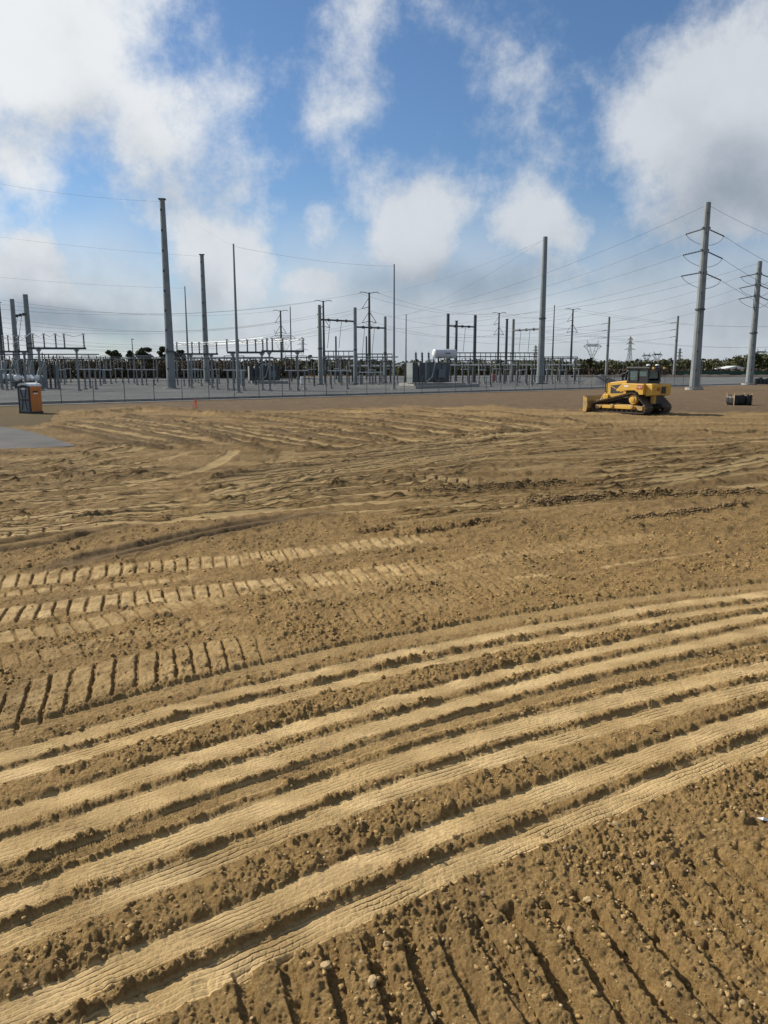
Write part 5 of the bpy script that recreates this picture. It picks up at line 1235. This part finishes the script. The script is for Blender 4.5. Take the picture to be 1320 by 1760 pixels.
    MB().prism([(-2.1, 3.26), (-.05, 3.26), (-.02, 3.36), (-.15, 3.44), (-2.0, 3.44), (-2.12, 3.36)], -.80, .80).build('cab_roof', 'black', o, bevel=.03)
    for (a, b) in (((-.27, -.95), 1), ((-1.05, -1.78), 1)):
        pass
    for sd in (1, -1):
        MB().prism([(-.95, 2.45), (-.28, 2.45), (-.24, 3.24), (-.95, 3.24)], sd * .69 - .006, sd * .69 + .006).build('side_window', 'glass', o)
        MB().prism([(-1.78, 2.75), (-1.06, 2.75), (-1.06, 3.24), (-1.78, 3.24)], sd * .69 - .006, sd * .69 + .006).build('rear_side_window', 'glass', o)
        MB().prism([(-1.78, 2.42), (-1.06, 2.42), (-1.06, 2.74), (-1.78, 2.74)], sd * .69 - .02, sd * .69 + .02).build('lower_panel', 'black', o)
    MB().box((-.22, 0, 2.86), (.012, 1.28, .80)).build('windscreen', 'glass', o); MB().box((-1.86, 0, 2.92), (.012, 1.2, .66)).build('rear_window', 'glass', o)
    s = MB().box((-1.3, 0, 2.62), (.5, .52, .14)).build('seat', 'black', o, bevel=.04); MB().box((-1.5, 0, 2.92), (.14, .5, .6)).build('seat_back', 'black', s, bevel=.04)
    MB().box((-.45, 0, 2.65), (.25, .9, .5)).build('dashboard', 'dark', o, bevel=.03)
    rk = MB().box((-2.2, 0, 3.22), (.5, 1.5, .16)).build('rear_canopy', 'black', o)
    for yy in (-.55, .55):
        MB().lathe([(.14, 0), (.15, .04), (.12, .09), (.03, .11)], (-1.75, yy, 3.52), 14).build('antenna_dome', 'white', o, smooth=True); MB().tube((-1.75, yy, 3.44), (-1.75, yy, 3.53), .03, n=6).build('antenna_stalk', 'black', o)
        MB().box((-2.3, yy * 1.2, 3.36), (.12, .2, .14)).build('work_light', 'yellow', o)
    MB().path([(-1.3, -.3, 3.44), (-1.3, 0, 3.68), (-1.3, .3, 3.44)], .03, 6).build('beacon_guard', 'black', o)
    # blade, push frame, lift cylinders
    prof = [(2.92, .02), (2.80, .25), (2.76, .55), (2.82, .9), (2.98, 1.18), (2.93, 1.22), (2.74, .92), (2.68, .55), (2.72, .22), (2.86, .0)]
    bl = MB().prism(prof, -1.95, 1.95).build('blade', 'blade', o)
    for sd in (1, -1): MB().prism([(2.98, .0), (3.0, 1.2), (2.62, 1.1), (2.56, .5), (2.66, .0)], sd * 1.95 - .02 * (sd < 0) , sd * 1.95 + .035 * (sd > 0) + .001).build('end_plate', 'blade', bl)
    MB().box((2.92, 0, .06), (.10, 3.9, .16)).build('cutting_edge', 'track', bl)
    for z in (.35, .85): MB().box((2.66, 0, z), (.12, 3.7, .14)).build('blade_stiffener', 'blade', bl)
    for sd in (1, -1):
        MB().bar((.5, sd * .62, .55), (2.62, sd * .5, .45), .2, .28).build('push_arm', 'yellow_dirty', o)
        cy = MB().tube((1.7, sd * .45, 1.75), (2.3, sd * .55, 1.05), .085, n=10).build('lift_cylinder', 'yellow_dirty', o); MB().tube((2.3, sd * .55, 1.05), (2.66, sd * .6, .62), .045, n=8).build('piston_rod', 'alu', cy)
        MB().tube((2.0, sd * .35, .9), (2.64, sd * 1.1, .8), .075, n=10).build('angle_cylinder', 'yellow_dirty', o)
    MB().prism([(1.95, .75), (2.55, .70), (2.6, 1.0), (2.35, 1.25), (1.95, 1.2)], -.35, .35).build('front_frame', 'yellow_dirty', o, bevel=.03)
    return o
bulldozer()

# ------------------------------------------------------------------ portable toilet
def toilet():
    c = gnd(53.5, 711); vd = Vector((-c.x, -c.y, 0)).normalized(); rz = R(-20)
    q = Vector((.55 * math.cos(rz) + .59 * math.sin(rz), .55 * math.sin(rz) - .59 * math.cos(rz), 0))
    o = thing('portable_toilet', 'orange portable toilet with grey door and white roof by the fence', 'portable toilet', c - q, rz)
    MB().box((0, 0, .07), (1.16, 1.24, .14)).build('skid_base', 'dark_plastic', o)
    w, d = .54, .58
    for sd in (1, -1):
        s = MB().box((sd * w, .02, 1.08), (.05, 1.08, 1.90)).build('side_wall', 'orange', o)
        for i in range(4): MB().box((sd * (w + .03), -.36 + i * .25, 1.0), (.02, .05, 1.7)).build('wall_rib', 'orange', s)
        MB().box((sd * (w + .045), -.02, 1.62), (.012, .50, .13)).build('sign_plate', 'dark_plastic', s)
        MB().box((sd * (w + .045), -.02, 1.49), (.012, .42, .10)).build('sign_strip', 'text_white', s)
    MB().box((0, d, 1.08), (1.06, .05, 1.90)).build('rear_wall', 'orange', o)
    for sx in (-1, 1):
        MB().box((sx * (w - .04), -d + .02, 1.08), (.12, .10, 1.92)).build('corner_post', 'dark_plastic', o)
    dr = MB().box((0, -d, 1.04), (.86, .04, 1.78)).build('door', 'grey_plastic', o)
    for z0, z1 in ((1.12, 1.80), (1.0, .25)):
        for sx in (-1, 1): MB().bar((sx * .10, -d - .03, z0), (sx * .27, -d - .03, z1), .06, .05).build('door_rib', 'dark_plastic', dr)
    MB().box((0, -d - .035, 1.10), (.62, .04, .05)).build('door_rail', 'galv', dr); MB().box((0, -d - .03, 1.02), (.66, .03, .10)).build('door_panel', 'dark_plastic', dr)
    MB().box((.0, -d - .03, 1.84), (.34, .015, .14)).build('door_sign', 'text_white', dr); MB().box((.34, -d - .04, 1.0), (.06, .05, .12)).build('door_handle', 'dark_plastic', dr)
    arch = [(-.46, 1.98)] + [(-.46 * math.cos(math.pi * i / 10), 1.98 + .14 * math.sin(math.pi * i / 10)) for i in range(1, 10)] + [(.46, 1.98)]
    MB().prism(arch, -d - .03, -d + .03).build('door_arch', 'dark_plastic', o)
    n = 12; prof = [(-.62, 2.02)] + [(-.60 * math.cos(math.pi * i / n), 2.05 + .23 * math.sin(math.pi * i / n)) for i in range(n + 1)] + [(.62, 2.02)]
    MB().prism(prof, -.56, .62).build('roof', 'roof', o)
    MB().tube((.32, .42, 2.1), (.32, .42, 2.38), .05, n=8).build('vent_pipe', 'white', o)
toilet()

# ------------------------------------------------------------------ black silt barrier with stakes
def inlet():
    c = gnd(1270, 696); o = thing('silt_barrier', 'square black silt fabric barrier on wooden stakes at the far right', 'silt barrier', c, R(8))
    w, d = 1.75, 1.2; hw, hd = w / 2, d / 2; cr = [(-hw, -hd), (hw, -hd), (hw, hd), (-hw, hd)]; r = random.Random(5)
    for i in range(4):
        a, b = Vector((*cr[i], 0)), Vector((*cr[(i + 1) % 4], 0)); n = 12; vs = []; nrm = Vector((b - a)).cross(Vector((0, 0, 1))).normalized()
        for k in range(n + 1):
            p = a.lerp(b, k / n); sag = .10 * math.sin(math.pi * k / n)
            for j, z in enumerate((-.05, .3, .6, .95 - sag)): vs.append(p + nrm * (.05 * math.sin(k * 1.3 + j * 1.1) + .03 * r.random()) + Vector((0, 0, z)))
        f = [(k * 4 + j, k * 4 + 4 + j, k * 4 + 5 + j, k * 4 + j + 1) for k in range(n) for j in range(3)]
        ob = MB().add(vs, f).build('fabric_panel', 'film', o, smooth=True); m = ob.modifiers.new('thick', 'SOLIDIFY'); m.thickness = .015
    for x_, y_ in cr: MB().box((x_, y_, .52), (.06, .06, 1.15)).build('stake', 'wood', o)
    MB().tube((.35, -hd - .12, -.05), (.35, -hd - .14, 1.02), .09, .06, 8).build('fabric_roll', 'film', o)
inlet()

# ------------------------------------------------------------------ orange survey laths
c = gnd(336.5, 704.5); o = thing('survey_lath', 'bundle of orange-flagged survey laths near the fence', 'survey stake', c)
for i, (x0, x1, y1, z) in enumerate(((-.10, .02, .0, 1.0), (.05, -.02, .08, .95), (.02, .16, -.05, .8), (-.02, -.30, .1, .55), (.1, .12, 0, .7))):
    MB().bar((x0, 0, -.05), (x1, y1, z), .045, .02).build('lath', 'fluoro' if i != 1 else 'wood', o)
MB().prism([(-.05, .55), (.12, .5), (.10, .85), (-.03, .9)], -.03, -.02).build('flagging', 'fluoro', o)

# scrap of white litter on the soil at the right edge
c = gnd(1312, 1412); gi = ii[np.argmin((X[ii] - c.x) ** 2 + (Y[ii] - c.y) ** 2)]
o = MB().add([(-.05, .012, .03), (-.01, -.01, .022), (.05, -.008, .008), (.045, .012, .012), (.0, .012, .03), (.0, .0, .045)], [(0, 1, 4), (1, 5, 4), (1, 2, 5), (2, 3, 5), (3, 4, 5)]).build('litter_scrap', 'white')
o.location = (X[gi], Y[gi], Z[gi] + .004); tag(o, 'crumpled white scrap of litter on the dirt at the right edge', 'litter')

# ------------------------------------------------------------------ far right: shed, tanks, screened fence, stockpile
def shed():
    b = at(1257, 640, 400); b.z = 0; s = 400 / FPX; o = thing('shed', 'long low shed with a pale roof before the woods at far right', 'shed', b, 0.15)
    w, d, h0, h1 = 15.0, 9.0, 2.6, 4.3
    MB().prism([(-w / 2, h0), (w / 2, h0), (w / 2, h0 + .25), (0, h1), (-w / 2, h0 + .25)], -d / 2, d / 2).build('roof', 'roof', o)
    for i in range(6):
        for sy in (-1, 1): MB().box((-w / 2 + .4 + i * (w - .8) / 5, sy * (d / 2 - .3), h0 / 2), (.25, .25, h0)).build('post', 'galv', o)
    MB().box((2.0, 1.0, 1.2), (8, 5, 2.4)).build('back_room', 'white', o)
shed()
for lb, px, w, hh, Yd in (('white tank left of the pale-roofed shed', 1236, 4.5, 3.0, 395), ('white tank right of the pale-roofed shed', 1301, 4.2, 4.2, 410), ('small white tank at the far right edge', 1313, 3.0, 3.8, 410), ('low white container left of the shed', 1222, 5, 1.8, 390)):
    b = at(px, 640, Yd); b.z = 0; o = thing('storage_tank', lb, 'tank', b, .1, 'white tanks near the shed')
    MB().lathe([(w / 2, 0), (w / 2, hh * .9), (w / 2 * .8, hh), (.2, hh * 1.08)], (0, 0, 0), 16).build('shell', 'white', o); MB().path([(-w / 2, -.3, hh * .4), (-w / 2 - 3, -.3, hh * .4), (-w / 2 - 3, -.3, 0)], .18, 6).build('pipe', 'white', o)
o = thing('screened_fence', 'dark green screened fence before the woods at far right', 'fence', at(1165, 641, 330) * 1.0); b0 = Vector(o.location); o.location.z = 0; b0.z = 0
e0 = at(1400, 641, 345); e0.z = 0
for i in range(12):
    a, b = Vector((0, 0, 0)).lerp(e0 - b0, i / 12), Vector((0, 0, 0)).lerp(e0 - b0, (i + 1) / 12)
    MB().bar(a + Vector((0, 0, 1.1)), b + Vector((0, 0, 1.1)), .05, 1.9).build('screen_panel', 'green_screen', o); MB().box((a.x, a.y - .08, 1.15), (.12, .1, 2.3)).build('post', 'galv_dark', o)
# gravel stockpile behind the bulldozer blade
b = gnd(1032, 660, YZ); r = random.Random(9); mb = MB(); n = 28; rows = 7; vs = []
for j in range(rows):
    t = j / (rows - 1)
    for i in range(n): a = 2 * math.pi * i / n; rr = (1 - t) ** .9 * 4.2 * (1 + .12 * math.sin(3 * a + 1) + .08 * r.random()); vs.append((rr * math.cos(a), rr * .8 * math.sin(a), -.05 + 2.0 * t ** 1.1))
fs = [(j * n + i, j * n + (i + 1) % n, (j + 1) * n + (i + 1) % n, (j + 1) * n + i) for j in range(rows - 1) for i in range(n)]
o = mb.add(vs, fs).build('gravel_pile', 'gravel', smooth=True); o.location = b; tag(o, 'grey heap of gravel behind the bulldozer blade', 'gravel pile')
for i, (px, hh) in enumerate(((1299, 1.1), (1306, 1.3), (1313, 1.0), (1319, 1.2))):
    b = gnd(px, 660.5, YZ); o = thing('black_drum', '%s black drum from the left beside the right-edge monopole' % ORD[i], 'drum', b, .2 * i, 'black drums by the right-edge pole')
    MB().lathe([(.4, 0), (.42, .05), (.4, .35), (.42, .4), (.4, hh * .7), (.42, hh * .75), (.4, hh)], (0, 0, 0), 14).build('drum_body', 'dark_plastic', o); MB().lathe([(.34, hh), (.34, hh + .03)], (0, 0, 0), 14).build('lid', 'dark', o)
for lb, px, ty, Yd in (('thin light post left of the bulldozer exhaust', 1071, 626, 235), ('thin light post right behind the bulldozer cab', 1097, 623, 300), ('thin post between the right monopoles', 1206, 620, 330), ('short timber post left of the tallest pole', 230, 583, 210)):
    b = at(px, 640, Yd); b.z = 0; H = at(px, ty, Yd).z; o = thing('light_post', lb, 'light post', b, 0, 'thin posts by the woods'); MB().tube((0, 0, 0), (0, 0, H), .16, .1, 8).build('shaft', 'galv_dark', o); MB().box((0.2, 0, H), (.7, .3, .18)).build('lamp_head', 'galv', o)

# ------------------------------------------------------------------ trees
def leaf_mesh(name, m, blobs, count, size, seed, parent=None):
    r = np.random.RandomState(seed); vol = np.array([b[3] * b[4] * b[5] for b in blobs]) ** .75; pk = np.searchsorted(np.cumsum(vol) / vol.sum(), r.rand(count)); B = np.array(blobs)[pk]
    d = r.normal(size=(count, 3)); d /= np.linalg.norm(d, axis=1)[:, None]; rad = r.rand(count) ** .45
    c = B[:, :3] + d * rad[:, None] * B[:, 3:6]; c[:, 2] = np.maximum(c[:, 2], .1)
    s = size * (.5 + r.rand(count)); u = r.normal(size=(count, 3)); u /= np.linalg.norm(u, axis=1)[:, None]; w = np.cross(u, r.normal(size=(count, 3))); w /= np.linalg.norm(w, axis=1)[:, None]
    V = np.empty((count, 4, 3), np.float32); us = u * s[:, None]; ws = w * s[:, None] * .7
    V[:, 0] = c - us; V[:, 1] = c - ws * .8; V[:, 2] = c + us; V[:, 3] = c + ws
    me = bpy.data.meshes.new(name); me.vertices.add(count * 4); me.vertices.foreach_set('co', V.ravel())
    me.loops.add(count * 4); me.loops.foreach_set('vertex_index', np.arange(count * 4, dtype=np.int32)); me.polygons.add(count); me.polygons.foreach_set('loop_start', np.arange(0, count * 4, 4, dtype=np.int32)); me.update(calc_edges=True)
    tint = np.clip(.5 * r.rand(len(blobs))[pk] + .5 * r.rand(count), 0, 1); a = me.attributes.new('tint', 'FLOAT', 'POINT'); a.data.foreach_set('value', np.repeat(tint, 4).astype(np.float32))
    me.materials.append(MT[m]); o = bpy.data.objects.new(name, me); COL.objects.link(o)
    if parent: o.parent = parent
    return o
def wood(name, label, m, xs, y_top, Yd, depth, count, size, seed, hvar=.3):
    r = random.Random(seed); bl = []
    n = int(abs(xs[1] - xs[0]) / 3.2)
    for i in range(n):
        px = xs[0] + (xs[1] - xs[0]) * (i + r.random()) / n; Yq = Yd + depth * r.random(); ty = np.interp(px, *y_top)
        H = at(px, ty, Yq).z * (1 - hvar + hvar * 1.35 * r.random()); c = at(px, 632, Yq); w = H * (.30 + .25 * r.random())
        bl.append((c.x, c.y, H * .62, w, w, H * .40)); bl.append((c.x + w * (r.random() - .5), c.y, H * .30, w * 1.1, w, H * .32))
    o = leaf_mesh(name, m, bl, count, size, seed); o['kind'] = 'stuff'; o['label'] = label; o['category'] = 'woods'; return o
wood('hedge', 'dark leafless hedge of scrub along the back of the left yard', 'scrub', (-260, 520), ([-260, 100, 300, 520], [618, 618, 617, 619]), 232, 14, 70000, .33, 21, .18)
wood('woods', 'brown-green woods behind the centre of the yard', 'woodleaf', (480, 960), ([480, 560, 700, 960], [616, 617, 620, 619]), 330, 40, 30000, .55, 22, .3)
wood('woods', 'green-brown woods along the horizon at the right', 'woodleaf', (900, 1380), ([900, 960, 1040, 1100, 1180, 1240, 1290, 1380], [620, 618, 620, 619, 618, 617, 609, 607]), 400, 60, 42000, .7, 23, .3)
wood('woods', 'dull distant woods at the left behind the hedge', 'woodleaf', (-60, 520), ([-60, 520], [617, 619]), 420, 40, 16000, .8, 24, .25)
wood('scrub', 'low brown scrub before the woods at the right', 'scrub', (960, 1400), ([960, 1400], [634, 633]), 345, 30, 14000, .6, 25, .3)
def tree(label, px, ty, Yd, w, seed, spread=1.0):
    b = at(px, 640, Yd); b.z = 0; H = at(px, ty, Yd).z; W = w * Yd / FPX / 2; r = random.Random(seed)
    o = thing('tree', label, 'tree', b, 0, 'single trees above the hedge')
    mb = MB().tube((0, 0, -.2), (r.uniform(-.3, .3), 0, H * .55), .32, .2, 8)
    for i in range(6): a = r.random() * 6.28; mb.tube((0, 0, H * (.35 + .2 * r.random())), (math.cos(a) * W * .6, math.sin(a) * W * .6, H * (.65 + .25 * r.random())), .13, .05, 6)
    mb.build('trunk', 'bark', o)
    bl = []
    for i in range(16):
        a = r.random() * 6.28; q = W * .75 * math.sqrt(r.random()); s = W * (.25 + .2 * r.random()); bl.append((q * math.cos(a), q * math.sin(a), H * (.45 + .48 * r.random()) - .12 * q, s, s, s * .7))
    leaf_mesh('crown', 'leaf', bl, 2600, .34, seed, o)
for i, (px, ty, Yd, w) in enumerate(((198, 601, 245, 24), (228, 598, 250, 18), (252, 590, 240, 34), (282, 592, 255, 26), (310, 600, 250, 22), (536, 609, 300, 14), (1012, 613, 390, 14), (1290, 606, 380, 34))):
    tree(('round-crowned dark tree above the hedge, leftmost of the group', 'narrow dark tree second in the group above the hedge', 'widest dark tree in the group left of the tallest pole', 'dark open-crowned tree touching the tallest pole', 'small dark tree right of the tallest pole', 'small round tree left of the central gantry', 'small tree rising above the woods below the wide lattice tower', 'broad tree rising above the woods at the right edge')[i], px, ty, Yd, w, 70 + i)
